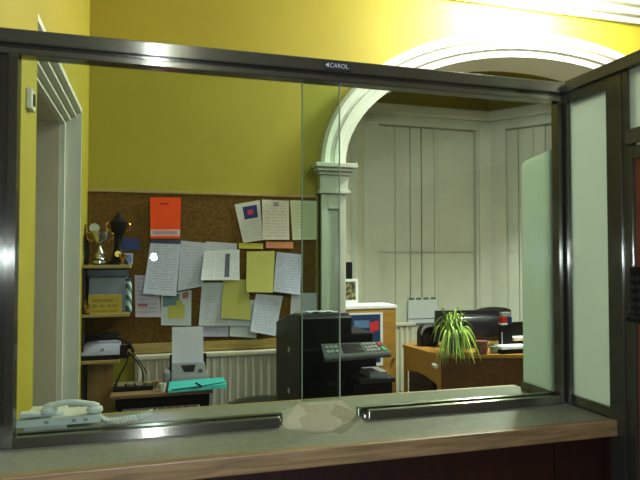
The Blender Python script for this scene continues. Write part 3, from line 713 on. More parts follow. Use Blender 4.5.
# small gold cup and little blue-white box
gx = at(124, 255, yy - 0.03).x
gc = thing('small_gold_cup', 'tiny gold cup at the right end of the top shelf', 'trophy', (gx - 0.01, yy - 0.04, Zt))
obj('bowl', MB().lathe(gx - 0.01, yy - 0.04, [(0.018, Zt), (0.018, Zt + 0.008), (0.006, Zt + 0.016), (0.006, Zt + 0.03), (0.02, Zt + 0.045), (0.024, Zt + 0.07), (0.02, Zt + 0.068), (0.008, Zt + 0.045)], 14), GOLD, gc, True)
obj('handle', MB().tube(smooth_spline([(gx + 0.011, yy - 0.04, Zt + 0.062), (gx + 0.028, yy - 0.04, Zt + 0.055), (gx + 0.01, yy - 0.04, Zt + 0.045)]), 0.003), GOLD, gc, True)
fx = at(130, 252, 4.12).x
fb = thing('small_picture_block', 'small pale blue picture block behind the tiny gold cup', 'ornament', (fx - 0.02, 4.14, Zt))
obj('block', MB().box(fx - 0.05, fx + 0.018, 4.13, 4.15, Zt, Zt + 0.075, 0.002), LGREY, fb)
obj('picture', MB().box(fx - 0.042, fx + 0.010, 4.128, 4.131, Zt + 0.008, Zt + 0.066), plain('picture_blue', srgb(110, 136, 190), 0.4, vary=0.4, scale=40), fb)
# dark green bottle far left
dx = at(84, 250, 4.08).x
gb = thing('dark_green_bottle', 'dark green bottle at the left end of the top shelf', 'bottle', (dx, 4.08, Zt))
obj('body', MB().lathe(dx, 4.08, [(0.03, Zt), (0.032, Zt + 0.005), (0.032, Zt + 0.14), (0.012, Zt + 0.19), (0.012, Zt + 0.24)]), plain('bottle_green', srgb(26, 46, 34), 0.2), gb, True)
obj('cap', MB().lathe(dx, 4.08, [(0.014, Zt + 0.235), (0.014, Zt + 0.262)]), GOLD, gb, True)
# middle shelf
Zm = SZ[1]
bxm = at(128, 300, 4.08).x
sb = thing('storage_box', 'grey blue storage box with a dark lid on the middle shelf', 'box', (-0.26, 4.1, Zm))
tz = zAt(277, 4.05)
obj('body', MB().box(XL + 0.03, bxm - 0.005, 4.06, 4.20, Zm, tz, 0.005), BOXGREY, sb)
obj('lid', MB().box(XL + 0.02, bxm, 4.045, 4.205, tz, min(SZ[0] - 0.024, zAt(269.5, 4.045)), 0.004), DTEAL, sb)
pxl, pxr = at(88.5, 300, 3.97).x, at(121.5, 300, 3.97).x
zt2 = zAt(294.5, 3.96)
pq = thing('lettered_plaque', 'yellow wooden plaque with three lines of brown lettering on the middle shelf', 'plaque', ((pxl + pxr) / 2, 3.965, Zm))
pm = MB().box(pxl, pxr, 3.955, 3.972, Zm, zt2, 0.001); 
obj('board', pm, plain('plaque_yellow', srgb(176, 156, 62), 0.6), pq)
pf = MB(); pf.uv = [(0, 0), (1, 0), (1, 1), (0, 1)]
pf.add([(pxl + 0.004, 3.9545, Zm + 0.004), (pxr - 0.004, 3.9545, Zm + 0.004), (pxr - 0.004, 3.9545, zt2 - 0.004), (pxl + 0.004, 3.9545, zt2 - 0.004)], [(0, 1, 2, 3)])
obj('lettered_face', pf, printed('plaque_print', srgb(178, 158, 64), srgb(92, 66, 24), n=3.2, strength=0.7, seed=3, gaps=0.40, top=0.9), pq)
for k, (u, h, lab) in enumerate(((83, 0.085, 'leftmost of two squat gold cups beside the plaque'), (87, 0.06, 'smaller gold cup touching the left end of the plaque'))):
    x = at(u, 305, 3.96 - k * 0.0).x; y = 3.99 if k == 0 else 3.945
    g_ = thing('gold_cup', lab, 'trophy', (x, y, Zm), 'gold cups on the middle shelf')
    obj('bowl', MB().lathe(x, y, [(0.016, Zm), (0.016, Zm + 0.01), (0.007, Zm + 0.018), (0.018, Zm + h * 0.6), (0.02, Zm + h), (0.016, Zm + h - 0.003)], 14), GOLD, g_, True)
    obj('base', MB().lathe(x, y, [(0.018, Zm), (0.018, Zm + 0.008)], 14), BLACK, g_)
# spiral patterned tube
tx = at(132.2, 300, 4.02).x
m, nt, b_ = new_mat('spiral_wrap')
tc = nt.nodes.new('ShaderNodeTexCoord'); wv = nt.nodes.new('ShaderNodeTexWave'); wv.bands_direction = 'DIAGONAL'; wv.inputs['Scale'].default_value = 9; wv.inputs['Distortion'].default_value = 2
r_ = ramp(nt, srgb(52, 92, 96), srgb(186, 204, 200), 0.4, 0.6)
nt.links.new(tc.outputs['Object'], wv.inputs[0]); nt.links.new(wv.outputs[0], r_.inputs[0]); nt.links.new(r_.outputs[0], b_.inputs['Base Color'])
zz = zAt(279, 4.02)
tb = thing('patterned_tube', 'slim teal and white patterned tube at the right end of the middle shelf', 'tube', (tx - 0.022, 4.02, Zm))
obj('tube_body', MB().lathe(tx - 0.022, 4.02, [(0.019, Zm), (0.019, zz - 0.012)], 16), m, tb, True)
obj('tube_cap', MB().lathe(tx - 0.022, 4.02, [(0.0205, zz - 0.014), (0.0205, zz), (0.015, zz + 0.004)], 16), DTEAL, tb, True)
# lower shelf: printer, cable heap
Zl = SZ[2]
p_x0, p_x1 = at(79, 355, 3.95).x, at(119.5, 355, 3.95).x
pr = thing('compact_printer', 'small printer with a rounded silver front on the lowest corner shelf', 'printer', ((p_x0 + p_x1) / 2, 4.05, Zl))
z1 = zAt(355, 3.95); z2 = zAt(343.5, 3.95)
obj('base', MB().box(p_x0, p_x1, 3.945, 4.16, Zl, z1, 0.004), BLACK, pr)
fm = MB(); L_ = []
for k in range(9):
    a = math.pi / 2 * k / 8; L_.append((3.945 + 0.05 * (1 - math.sin(a)), z1 + (z2 - z1) * (1 - math.cos(a)) if False else z1 + (z2 - z1) * math.sin(a)))
cv = MB(); nx_ = 12; vs = []; fs = []
for i in range(nx_ + 1):
    s = i / nx_; x = p_x0 + (p_x1 - p_x0) * s
    hgt = (z2 - z1) * (1 - (1 - min(1, s * 5)) ** 2 * 0.6)
    ring = [(3.945, z1)] + [(3.945 + 0.06 * (1 - math.cos(math.pi / 2 * k / 6)), z1 + hgt * math.sin(math.pi / 2 * k / 6)) for k in range(1, 7)] + [(4.15, z1 + hgt), (4.15, z1)]
    for y, z in ring: vs.append((x, y, z))
nr = 9
for i in range(nx_):
    for k in range(nr): fs.append((i * nr + k, i * nr + (k + 1) % nr, (i + 1) * nr + (k + 1) % nr, (i + 1) * nr + k))
fs += [tuple(range(nr)), tuple(nx_ * nr + k for k in range(nr))[::-1]]
cv.add(vs, fs); obj('cover', cv, plain('printer_silver', srgb(156, 160, 178), 0.35), pr, True)
obj('rear_feed', MB().box(p_x0 + 0.02, p_x1 - 0.01, 4.10, 4.155, z2 - 0.001, z2 + 0.045, 0.01), BLACK, pr)
obj('button', MB().ycyl((p_x0 + p_x1) / 2 + 0.02, (z1 + z2) / 2, 0.007, 3.940, 3.955, 12), MGREY, pr)
ax_ = at(127, 345, 4.0).x
ad = thing('power_adapter', 'black power adapter lump beside the silver printer', 'adapter', (ax_ - 0.04, 4.02, Zl))
obj('brick', MB().box(ax_ - 0.065, SXR[2] + 0.045, 3.975, 4.05, Zl + 0.001, Zl + 0.05, 0.008), BLACK, ad)
obj('plug', MB().box(SXR[2] + 0.045, SXR[2] + 0.07, 3.99, 4.03, Zl + 0.055, Zl + 0.095, 0.006).box(SXR[2] + 0.0, SXR[2] + 0.05, 3.985, 4.04, Zl + 0.048, Zl + 0.08, 0.006), BLACK, ad)
hp_ = [at(82, 340, 4.04), at(92, 336, 4.0), at(102, 338, 3.99), at(112, 337, 4.0), at(124, 341, 3.99), at(130, 345, 3.985), at(134, 352, 3.97)]
# cables drooping to the strip on the side table
TBZ = zAt(394, 3.72, 150)
def cable(label, pts, r=0.0055):
    P = smooth_spline(pts, 8)
    o = obj('black_cable', MB().tube(P, r, 7), BLACKM, None, True, origin=P[-1])
    return tag(o, label, 'cable', 'black cables by the corner shelves')
cable('thick black cable drooping left, from the adapter to the power strip', [at(129, 352, 3.985), at(126, 364, 3.95), at(120, 375, 3.92), at(115, 386, 3.90), at(114, 390, 3.89)])
cable('black cable looping out to the right then back to the power strip', [at(130, 353, 3.985), at(139, 364, 3.93), at(143, 374, 3.92), at(142, 384, 3.90), at(138, 389, 3.90), at(135, 386, 3.90), at(122, 388, 3.89)], 0.0045)
cable('thin black cable hanging in front of the ribbed radiator', [at(131, 350, 3.985), at(137, 358, 3.98), at(144, 368, 4.02), at(147, 374, 4.06)], 0.0035)
cable('black cable lying along the top of the silver printer', [p + Vector((0, 0, 0)) for p in hp_], 0.009)

# side table, strip, fax, folder
tzz = TBZ
tx0, tx1 = at(110, 394, 3.72).x, at(213, 394, 3.72).x
tab = thing('side_table', 'low table with a pale top edge and black frame in front of the radiator', 'table', ((tx0 + tx1) / 2, 3.9, 0))
obj('tabletop', MB().box(tx0, tx1, 3.72, 4.13, tzz - 0.02, tzz, 0.002), wood('table_edge', srgb(120, 94, 62), srgb(140, 112, 78)), tab)
obj('apron', MB().box(tx0 + 0.03, tx1 - 0.02, 3.735, 3.755, tzz - 0.085, tzz - 0.02), BLACKM, tab)
obj('apron', MB().box(tx0 + 0.03, tx1 - 0.02, 4.09, 4.11, tzz - 0.085, tzz - 0.02), BLACKM, tab)
for x in (tx0 + 0.04, tx1 - 0.05):
    for y in (3.74, 4.08): obj('leg', MB().box(x, x + 0.028, y, y + 0.028, 0, tzz - 0.02), BLACKM, tab)
obj('lower_shelf', MB().box(tx0 + 0.04, tx1 - 0.03, 3.75, 4.10, 0.30, 0.318), BLACKM, tab)
zl2 = zAt(403, 3.8)
for k, (a, b2, lab) in enumerate(((122, 147, 'white cardboard box on the left under the side table'), (187, 198, 'narrow pale box on the right under the side table'))):
    xa, xb2 = at(a, 400, 3.8).x, at(b2, 400, 3.8).x
    bxo = thing('file_box', lab, 'box', ((xa + xb2) / 2, 3.87, 0.318), 'boxes under the side table')
    obj('carton', MB().box(xa, xb2, 3.79, 3.98, 0.318, tzz - 0.10, 0.003), PAPERW, bxo)
    obj('carton_flap', MB().box(xa, xb2, 3.79, 3.88, tzz - 0.10, tzz - 0.096), LGREY, bxo)
sx0, sx1 = at(113, 390, 3.86).x, at(153, 390, 3.86).x
ps = thing('power_strip', 'black tray of cream sockets with plugs on the left of the side table', 'power strip', ((sx0 + sx1) / 2, 3.88, tzz))
obj('casing', MB().box(sx0, sx1, 3.82, 3.93, tzz, tzz + 0.028, 0.004), BLACK, ps)
for k in range(4):
    x = sx0 + 0.025 + k * 0.055
    obj('socket', MB().box(x, x + 0.042, 3.835, 3.915, tzz + 0.028, tzz + 0.036 + 0.008 * (k % 2), 0.002), plain('cream_socket', srgb(112, 108, 84), 0.5), ps)
fx0, fx1 = at(171, 380, 3.84).x, at(208, 380, 3.84).x
fz0, fz1 = tzz, zAt(369, 3.9)
fax = thing('fax_machine', 'grey fax machine holding up a sheet, on the side table', 'fax machine', ((fx0 + fx1) / 2, 3.95, tzz))
bd = MB().extrude_y([(0, 0)] * 0 or [(fx0, tzz), (fx1, tzz), (fx1, tzz + 0.03), (fx0, tzz + 0.03)], 3.82, 4.06)
obj('base', bd, BLACK, fax)
ft = MB().add([(fx0, 3.83, tzz + 0.03), (fx1, 3.83, tzz + 0.03), (fx1, 4.06, tzz + 0.03), (fx0, 4.06, tzz + 0.03), (fx0 + 0.004, 3.85, tzz + 0.065), (fx1 - 0.004, 3.85, tzz + 0.065), (fx1 - 0.01, 3.96, fz1), (fx0 + 0.01, 3.96, fz1), (fx1 - 0.01, 4.05, fz1), (fx0 + 0.01, 4.05, fz1)],
              [(3, 2, 1, 0), (0, 1, 5, 4), (4, 5, 6, 7), (7, 6, 8, 9), (9, 8, 2, 3), (0, 4, 7, 9, 3), (1, 2, 8, 6, 5)])
obj('sloped_cover', ft, plain('fax_grey', srgb(104, 108, 110), 0.45), fax)
mx_ = (fx0 + fx1) / 2
zc = tzz + 0.065
def onslope(x, t, lift=0.002):   # point on the sloping cover
    return (x, 3.85 + 0.11 * t - lift, zc + (fz1 - zc) * t + lift)
obj('display', MB().add([onslope(mx_ - 0.05, 0.85), onslope(mx_ + 0.045, 0.85), onslope(mx_ + 0.03, 0.35), onslope(mx_ - 0.03, 0.35)], [(0, 1, 2, 3)]), BLACK, fax)
obj('key_patch', MB().add([onslope(mx_ + 0.06, 0.5), onslope(mx_ + 0.085, 0.5), onslope(mx_ + 0.085, 0.25), onslope(mx_ + 0.06, 0.25)], [(0, 1, 2, 3)]), DGREY, fax)
obj('handset', MB().box(fx0 - 0.045, fx0 - 0.004, 3.85, 4.03, tzz, tzz + 0.10, 0.012), MGREY, fax, True)
obj('paper_support', MB().box(fx0 - 0.004, fx1 + 0.004, 3.992, 4.004, tzz + 0.04, fz1 + 0.055), BLACK, fax)
sheet([(172, 327), (203, 326.5), (203.5, 364.5), (172, 364.5)], 0, prt('print_fax', srgb(228, 230, 242), n=20, seed=22, strength=0.16), 'white sheet standing upright in the fax machine', name='fax_sheet', curl=-0.0, group=None, ybase=3.985)
fo0, fo1 = at(168, 390, 3.76).x, at(227, 390, 3.76).x
fol = thing('turquoise_folder', 'turquoise card folder lying in front of the fax machine', 'folder', ((fo0 + fo1) / 2, 3.77, tzz))
zt_a, zt_b = tzz + 0.038, tzz + 0.048
fm = MB()
fm.add([(fo0, 3.705, tzz + 0.002), (fo1 - 0.01, 3.69, tzz + 0.012), (fo1, 3.80, tzz + 0.03), (fo0, 3.81, tzz + 0.002),
        (fo0, 3.71, zt_a - 0.02), (fo1 - 0.012, 3.70, zt_a), (fo1 - 0.02, 3.80, zt_b + 0.012), (fo0 + 0.01, 3.812, zt_b)],
       [(3, 2, 1, 0), (4, 5, 6, 7), (0, 1, 5, 4), (1, 2, 6, 5), (2, 3, 7, 6), (3, 0, 4, 7)])
obj('cover', fm, TEAL, fol)
obj('strap', MB().tube([(fo0 + 0.02, 3.704, tzz + 0.02), ((fo0 + fo1) / 2, 3.698, tzz + 0.032), (fo1 - 0.02, 3.694, tzz + 0.05)], 0.003).tube([((fo0 + fo1) / 2 - 0.02, 3.702, tzz + 0.055), ((fo0 + fo1) / 2 + 0.02, 3.699, tzz + 0.03)], 0.006), BLACK, fol)
cx_ = at(164.5, 390, 3.76).x
cu = thing('small_white_cup', 'small white cup at the left end of the turquoise folder', 'cup', (cx_ - 0.012, 3.77, tzz))
obj('cup_body', MB().lathe(cx_ - 0.012, 3.77, [(0.016, tzz), (0.022, tzz + 0.05), (0.019, tzz + 0.05), (0.014, tzz + 0.006)], 16), IVORY, cu, True)
obj('handle', MB().tube(smooth_spline([(cx_ - 0.03, 3.765, tzz + 0.042), (cx_ - 0.045, 3.765, tzz + 0.03), (cx_ - 0.03, 3.765, tzz + 0.012)]), 0.003), IVORY, cu, True)

# chair in front of the radiator: only the crest of its back shows
kx0, kx1 = at(229, 400, 3.35).x, at(277, 400, 3.35).x
kz = at(255, 396, 3.35).z; kc = (kx0 + kx1) / 2
ch = thing('low_chair', 'dark grey green chair whose rounded back just shows above the counter', 'chair', (kc, 3.35, 0))
bp_ = []
for i in range(13):
    s = i / 12; bp_.append((kx0 + (kx1 - kx0) * s, kz - 0.028 * (1 - s) ** 3 - 0.006 * s ** 3))
bk = MB().extrude_y(bp_ + [(kx1 - 0.02, 0.42), (kx0 + 0.02, 0.42)], 3.33, 3.37)
obj('backrest', bk, plain('grey_green_fabric', srgb(84, 88, 76), 0.9, bump=0.3, bscale=250), ch)
obj('seat', MB().box(kx0 - 0.02, kx1 + 0.02, 2.95, 3.33, 0.38, 0.43, 0.015), plain('grey_green_seat', srgb(84, 88, 76), 0.9), ch)
for x in (kx0, kx1 - 0.025):
    for y in (2.97, 3.34): obj('leg', MB().box(x, x + 0.025, y, y + 0.025, 0, 0.385), BLACKM, ch)

# ================================================================== COPIER
cop = thing('office_copier', 'large black office copier with a jutting control panel, before the white pilaster', 'copier', (1.08, 3.6, 0))
KX, KY0, KY1 = 0.845, 3.30, 3.98
obj('cabinet', MB().box(KX, 1.31, KY0, KY1, 0.05, 0.96, 0.008), BLACK, cop)
sp = obj('side_cover', MB().add([(x, y, z) for x in (KX - 0.008, KX) for y, z in ((KY0 + 0.012, 0.08), (KY1 - 0.01, 0.08), (KY1 - 0.01, 1.055), (KY0 + 0.20, 1.152), (KY0 + 0.012, 1.160))], [(0, 1, 2, 3, 4), (9, 8, 7, 6, 5)] + [(i, 5 + i, 5 + (i + 1) % 5, (i + 1) % 5) for i in range(5)]), DGREY, cop)
for zz_, yy_ in ((at(292, 349, 3.6).z, 3.58), (at(291, 390, 3.6).z, 3.58)):
    obj('side_knob', MB().add([(KX - 0.014, yy_ + 0.015 * math.cos(a), zz_ + 0.015 * math.sin(a)) for a in [i * math.pi / 6 for i in range(12)]] + [(KX - 0.008, yy_ + 0.018 * math.cos(a), zz_ + 0.018 * math.sin(a)) for a in [i * math.pi / 6 for i in range(12)]],
        [tuple(range(12))] + [(i, (i + 1) % 12, 12 + (i + 1) % 12, 12 + i) for i in range(12)]), LGREY, sp)
obj('scanner_head', MB().add([(x, y, z) for x in (KX, 1.15) for y, z in ((KY0, 0.965), (KY1, 0.965), (KY1, 1.055), (KY0 + 0.20, 1.142), (KY0 + 0.01, 1.15), (KY0, 1.14))], [(0, 1, 2, 3, 4, 5), (11, 10, 9, 8, 7, 6)] + [(i, 6 + i, 6 + (i + 1) % 6, (i + 1) % 6) for i in range(6)]), BLACK, cop)
obj('feeder_bed', MB().box(1.152, 1.30, KY0 + 0.03, KY1, 0.965, 1.045, 0.012), BLACK, cop)
obj('tray_housing', MB().box(1.10, 1.335, 3.12, KY0 - 0.018, 0.06, 0.79, 0.006), BLACK, cop)
obj('lid', MB().add([(x, y, z) for x in (KX + 0.01, 1.14) for y, z in ((KY0 + 0.015, 1.150), (KY0 + 0.20, 1.142), (KY1 - 0.02, 1.058), (KY1 - 0.02, 1.072), (KY0 + 0.20, 1.160), (KY0 + 0.015, 1.168))], [(0, 1, 2, 3, 4, 5), (11, 10, 9, 8, 7, 6)] + [(i, 6 + i, 6 + (i + 1) % 6, (i + 1) % 6) for i in range(6)]), plain('copier_lid', srgb(92, 92, 94), 0.35), cop)
obj('trim_bead', MB().box(KX - 0.001, KX + 0.006, KY0 - 0.003, KY0 + 0.004, 0.08, 1.14), MGREY, cop)
obj('trim_line', MB().box(KX + 0.004, 1.0, KY0 - 0.003, KY0 + 0.002, 0.957, 0.966), DGREY, cop)
for k, (z0, z1_) in enumerate(((0.10, 0.36), (0.38, 0.62), (0.64, 0.80))):
    dr = obj('paper_drawer', MB().box(KX + 0.015, 1.29, KY0 - 0.014, KY0, z0, z1_, 0.004), BLACK, cop)
    obj('drawer_handle', MB().box(1.0, 1.16, KY0 - 0.018, KY0 - 0.013, z1_ - 0.05, z1_ - 0.025), DGREY, dr)
# control panel: sloping slab
cp0, cp1 = at(321, 344, 3.24), at(390, 353, 3.06)
A = [Vector((at(321, 344, 3.26))), Vector((at(381, 341.5, 3.26))), Vector((at(391, 352.5, 3.08))), Vector((at(324.5, 357.5, 3.08)))]
cpm = MB().add([tuple(a) for a in A] + [tuple(a - Vector((0, 0, 0.026))) for a in A], [(0, 1, 2, 3), (7, 6, 5, 4), (0, 4, 5, 1), (1, 5, 6, 2), (2, 6, 7, 3), (3, 7, 4, 0)])
pn = obj('control_panel', cpm, plain('control_panel_plastic', srgb(70, 78, 74), 0.35), cop)
obj('panel_edge', MB().add([tuple(A[3] + Vector((0, -0.002, 0))), tuple(A[2] + Vector((0, -0.002, 0))), tuple(A[2] + Vector((0, -0.002, -0.012))), tuple(A[3] + Vector((0, -0.002, -0.012)))], [(0, 1, 2, 3)]), MGREY, pn)
obj('panel_arm', MB().box(1.0, 1.25, 3.20, KY0, A[0].z - 0.06, A[0].z - 0.03), BLACK, cop)
def onpanel(s, t, h=0.0):
    p = (A[0] * (1 - s) + A[1] * s) * (1 - t) + (A[3] * (1 - s) + A[2] * s) * t; return p + Vector((0, 0, h))
def key(s0, s1, t0, t1, mat, name='key'):
    q = [onpanel(s0, t0), onpanel(s1, t0), onpanel(s1, t1), onpanel(s0, t1)]; w = [p + Vector((0, -0.001, 0.006)) for p in q]
    obj(name, MB().add([tuple(p) for p in q + w], [(4, 5, 6, 7), (0, 1, 5, 4), (1, 2, 6, 5), (2, 3, 7, 6), (3, 0, 4, 7)]), mat, pn)
for i in range(3):
    for j in range(2): key(0.05 + i * 0.07, 0.095 + i * 0.07, 0.25 + j * 0.33, 0.42 + j * 0.33, MGREY)
for i in range(4):
    for j in range(3): key(0.66 + i * 0.055, 0.70 + i * 0.055, 0.14 + j * 0.26, 0.30 + j * 0.26, MGREY)
key(0.90, 0.95, 0.15, 0.42, RED, 'stop_key'); key(0.91, 0.96, 0.55, 0.85, plain('green_key', srgb(40, 150, 80), 0.4), 'start_key')
obj('touch_screen', MB().add([tuple(onpanel(s, t, 0.002)) for s, t in ((0.30, 0.12), (0.62, 0.12), (0.62, 0.85), (0.30, 0.85))], [(0, 1, 2, 3)]), BLACK, pn)
# output tray and paper
obj('output_tray', MB().box(1.12, 1.335, 3.08, KY0 - 0.016, 0.795, 0.82, 0.004), DGREY, cop)
tr_z = 0.82
stk_ = thing('paper_stack', 'pale stack of copies on the copier tray below its control panel', 'paper', (1.25, 3.17, tr_z + 0.001))
for k in range(2): obj('sheet_bundle', MB().box(1.19 + 0.004 * k, 1.30 - 0.003 * k, 3.10 + 0.005 * k, 3.265, tr_z + 0.001 + 0.016 * k, tr_z + 0.016 + 0.016 * k), MGREY, stk_)
lp = thing('loose_papers', 'crumpled pale papers lying on the copier lid', 'paper', (1.0, 3.4, 1.168))
wv_ = MB(); vs = []; fs = []
for j in range(7):
    for i in range(9): vs.append((0.90 + 0.022 * i + random.uniform(-.003, .003), 3.33 + 0.025 * j, 1.1685 - 0.044 * max(0, 0.025 * j - 0.0) + 0.010 * abs(math.sin(i * 0.9 + j * 1.3)) + random.uniform(0, .003)))
for j in range(6):
    for i in range(8): a = j * 9 + i; fs.append((a, a + 1, a + 10, a + 9))
wv_.add(vs, fs); obj('top_sheet', wv_, LGREY, lp, True)

# ================================================================== CABINET, POSTER, PICTURE
CBX0, CBX1, CBY0, CBY1 = 1.597, 2.055, 4.72, 5.02
cbz = at(380, 306, CBY0).z
cab = thing('wooden_cabinet', 'orange beech cabinet with a white top, just right of the pilaster', 'cabinet', (1.83, 4.87, 0))
obj('carcass', MB().box(CBX0, CBX1, CBY0 + 0.02, CBY1, 0, cbz - 0.022, 0.002), DESKWOOD, cab)
obj('top', MB().box(CBX0 - 0.005, CBX1 + 0.008, CBY0 - 0.005, CBY1, cbz - 0.022, cbz + 0.006, 0.003), PAPERW, cab)
d_ = obj('door', MB().box(CBX0 + 0.003, CBX1 - 0.003, CBY0, CBY0 + 0.019, 0.06, cbz - 0.026, 0.002), DESKWOOD, cab)
obj('door_knob', MB().ycyl(CBX1 - 0.03, 0.62, 0.012, CBY0 - 0.02, CBY0), SILVER, d_, True)
c0, c1 = at(338, 313.5, CBY0 - 0.004), at(383, 365.5, CBY0 - 0.004)
pp = MB(); pp.uv = [(0, 0), (1, 0), (1, 1), (0, 1)] * 2
c0x = max(c0.x, CBX0 + 0.004)
pp.add([(c0x, CBY0 - 0.004, c1.z), (c1.x, CBY0 - 0.004, c1.z), (c1.x, CBY0 - 0.004, c0.z), (c0x, CBY0 - 0.004, c0.z), (c0x, CBY0 - 0.001, c1.z), (c1.x, CBY0 - 0.001, c1.z), (c1.x, CBY0 - 0.001, c0.z), (c0x, CBY0 - 0.001, c0.z)],
       [(0, 1, 2, 3), (7, 6, 5, 4), (0, 4, 5, 1), (1, 5, 6, 2), (2, 6, 7, 3), (3, 7, 4, 0)])
BL = srgb(30, 50, 90)
o = obj('blue_poster', pp, printed('poster_print', srgb(206, 212, 216), INK, n=3, strength=0, patch=[(0.0, 0.93, 0.06, 0.965, BL), (0.02, 0.5, 0.25, 0.6, srgb(24, 36, 62)), (0.2, 0.62, 0.72, 0.86, srgb(84, 112, 150)), (0.64, 0.74, 0.62, 0.82, srgb(196, 40, 46)), (0.76, 0.88, 0.66, 0.84, srgb(196, 40, 46)), (0.70, 0.82, 0.70, 0.74, srgb(196, 40, 46)), (0.1, 0.85, 0.1, 0.2, srgb(24, 36, 62))]), None, origin=((c0x + c1.x) / 2, CBY0, c1.z))
tag(o, 'blue poster with a red mark and pale border, on the cabinet front above the copier', 'poster')
zc_ = cbz + 0.006
f0, f1 = at(342.5, 280, 4.80), at(358, 304, 4.80)
pfm = thing('picture_frame', 'small white framed picture standing on the wooden cabinet', 'picture frame', ((f0.x + f1.x) / 2, 4.80, zc_))
fzt = at(350, 279, 4.80).z; w_ = 0.022
obj('frame', MB().box(f0.x, f1.x, 4.795, 4.81, zc_, zc_ + 0.045).box(f0.x, f1.x, 4.795, 4.81, fzt - w_, fzt).box(f0.x, f0.x + w_, 4.795, 4.81, zc_ + 0.045, fzt - w_).box(f1.x - w_, f1.x, 4.795, 4.81, zc_ + 0.045, fzt - w_), PAPERW, pfm)
m, nt, b_ = new_mat('dark_photo_print')
tc = nt.nodes.new('ShaderNodeTexCoord'); n1 = nt.nodes.new('ShaderNodeTexNoise'); n1.inputs['Scale'].default_value = 28; r_ = ramp(nt, srgb(34, 36, 26), srgb(190, 176, 120), 0.42, 0.75)
nt.links.new(tc.outputs['Object'], n1.inputs['Vector']); nt.links.new(n1.outputs['Fac'], r_.inputs[0]); nt.links.new(r_.outputs[0], b_.inputs['Base Color'])
obj('photo', MB().box(f0.x + w_, f1.x - w_, 4.800, 4.806, zc_ + 0.045, fzt - w_), m, pfm)
obj('strut', MB().add([((f0.x + f1.x) / 2 - 0.02, 4.81, zc_ + 0.14), ((f0.x + f1.x) / 2 + 0.02, 4.81, zc_ + 0.14), ((f0.x + f1.x) / 2 + 0.02, 4.865, zc_), ((f0.x + f1.x) / 2 - 0.02, 4.865, zc_)], [(0, 1, 2, 3)]), BLACKM, pfm)
s0_, s1_ = at(343, 270, 4.90), at(352.5, 270, 4.90)
ra = thing('black_radio', 'black radio handset standing behind the white picture frame', 'radio', ((s0_.x + s1_.x) / 2, 4.92, zc_))
rz1 = at(348, 262, 4.90).z
obj('case', MB().box(s0_.x, s1_.x, 4.90, 4.94, zc_, rz1, 0.006), BLACK, ra)
obj('antenna', MB().box(s0_.x, s0_.x + 0.03, 4.905, 4.93, rz1, at(345, 256.5, 4.9).z, 0.005), BLACK, ra)

# calendar on the shutters
yc = Y5 - 0.050
k0, k1 = at(408, 297.5, yc), at(437, 322, yc)
cal = thing('wall_planner', 'white wall calendar with green headings hanging on the shutters', 'calendar', ((k0.x + k1.x) / 2, yc, k1.z))
cq = MB(); cq.uv = [(0, 0), (1, 0), (1, 1), (0, 1)] * 2
cq.add([(k0.x, yc - 0.003, k1.z), (k1.x, yc - 0.003, k1.z), (k1.x, yc - 0.003, k0.z), (k0.x, yc - 0.003, k0.z), (k0.x, yc, k1.z), (k1.x, yc, k1.z), (k1.x, yc, k0.z), (k0.x, yc, k0.z)],
       [(0, 1, 2, 3), (7, 6, 5, 4), (0, 4, 5, 1), (1, 5, 6, 2), (2, 6, 7, 3), (3, 7, 4, 0)])
obj('sheet', cq, printed('planner_print', srgb(206, 214, 218), srgb(96, 110, 110), n=9, strength=0.12, cols=4, patch=[(a, a + 0.19, 0.90, 0.99, srgb(92, 116, 62)) for a in (0.02, 0.27, 0.52, 0.77)] + [(0.02, 0.98, 0.13, 0.17, srgb(90, 104, 98))]), cal)
obj('hanger_bar', MB().box(k0.x, k1.x, yc - 0.006, yc, k1.z - 0.008, k1.z + 0.002), LGREY, cal)

# ================================================================== DESK AND WHAT IS ON IT
DZ = 0.74
dA, dB, dE = Vector((2.164, 4.150)), Vector((2.113, 4.715)), Vector((3.42, 3.770))
dE2, dB2 = Vector((3.66, 4.50)), Vector((2.42, 4.98))
desk = thing('office_desk', 'orange beech desk with a dark front panel under the shuttered bay', 'desk', (2.8, 4.35, 0))
obj('desktop', MB().prism([tuple(p) for p in (dA, dE, dE2, dB2, dB)], DZ - 0.026, DZ), DESKWOOD, desk)
def inset(p, q, d, s0, s1):
    t = (q - p).normalized(); n = Vector((-t.y, t.x))
    return [tuple(p + t * s0 + n * d), tuple(q - t * s1 + n * d), tuple(q - t * s1 + n * (d + 0.018)), tuple(p + t * s0 + n * (d + 0.018))]
DPW = wood('desk_panel_brown', srgb(80, 50, 18), srgb(96, 62, 22), (1.5, 14, 14), 0.5)
obj('front_panel', MB().prism(inset(dA, dE, 0.012, 0.012, 0.03), 0.08, DZ - 0.026), DPW, desk)
# left panel with an arched cut-out
t_ = (dB - dA).normalized(); n_v = Vector((t_.y, -t_.x)); Ld = (dB - dA).length
pts = [(0.0, 0.08), (0.035, 0.08), (0.035, 0.50)]
for k in range(1, 10):
    s = k / 10; pts.append((0.035 + (Ld - 0.075) * s, 0.50 + 0.035 * math.sin(math.pi * s) + 0.02 * s))
pts += [(Ld - 0.04, 0.52), (Ld - 0.04, 0.0), (Ld, 0.0), (Ld, DZ - 0.026), (0.0, DZ - 0.026)]
sm = MB(); nn = len(pts)
def sp_(s, z, d): q = dA + t_ * (s + 0.004) + n_v * (0.006 + d); return (q.x, q.y, z)
sm.add([sp_(s * 0.985, z, 0) for s, z in pts] + [sp_(s * 0.985, z, 0.018) for s, z in pts], [tuple(range(nn)), tuple(range(nn, 2 * nn))[::-1]] + [((i + 1) % nn, i, nn + i, nn + (i + 1) % nn) for i in range(nn)])
obj('side_panel', sm, DESKWOOD, desk)
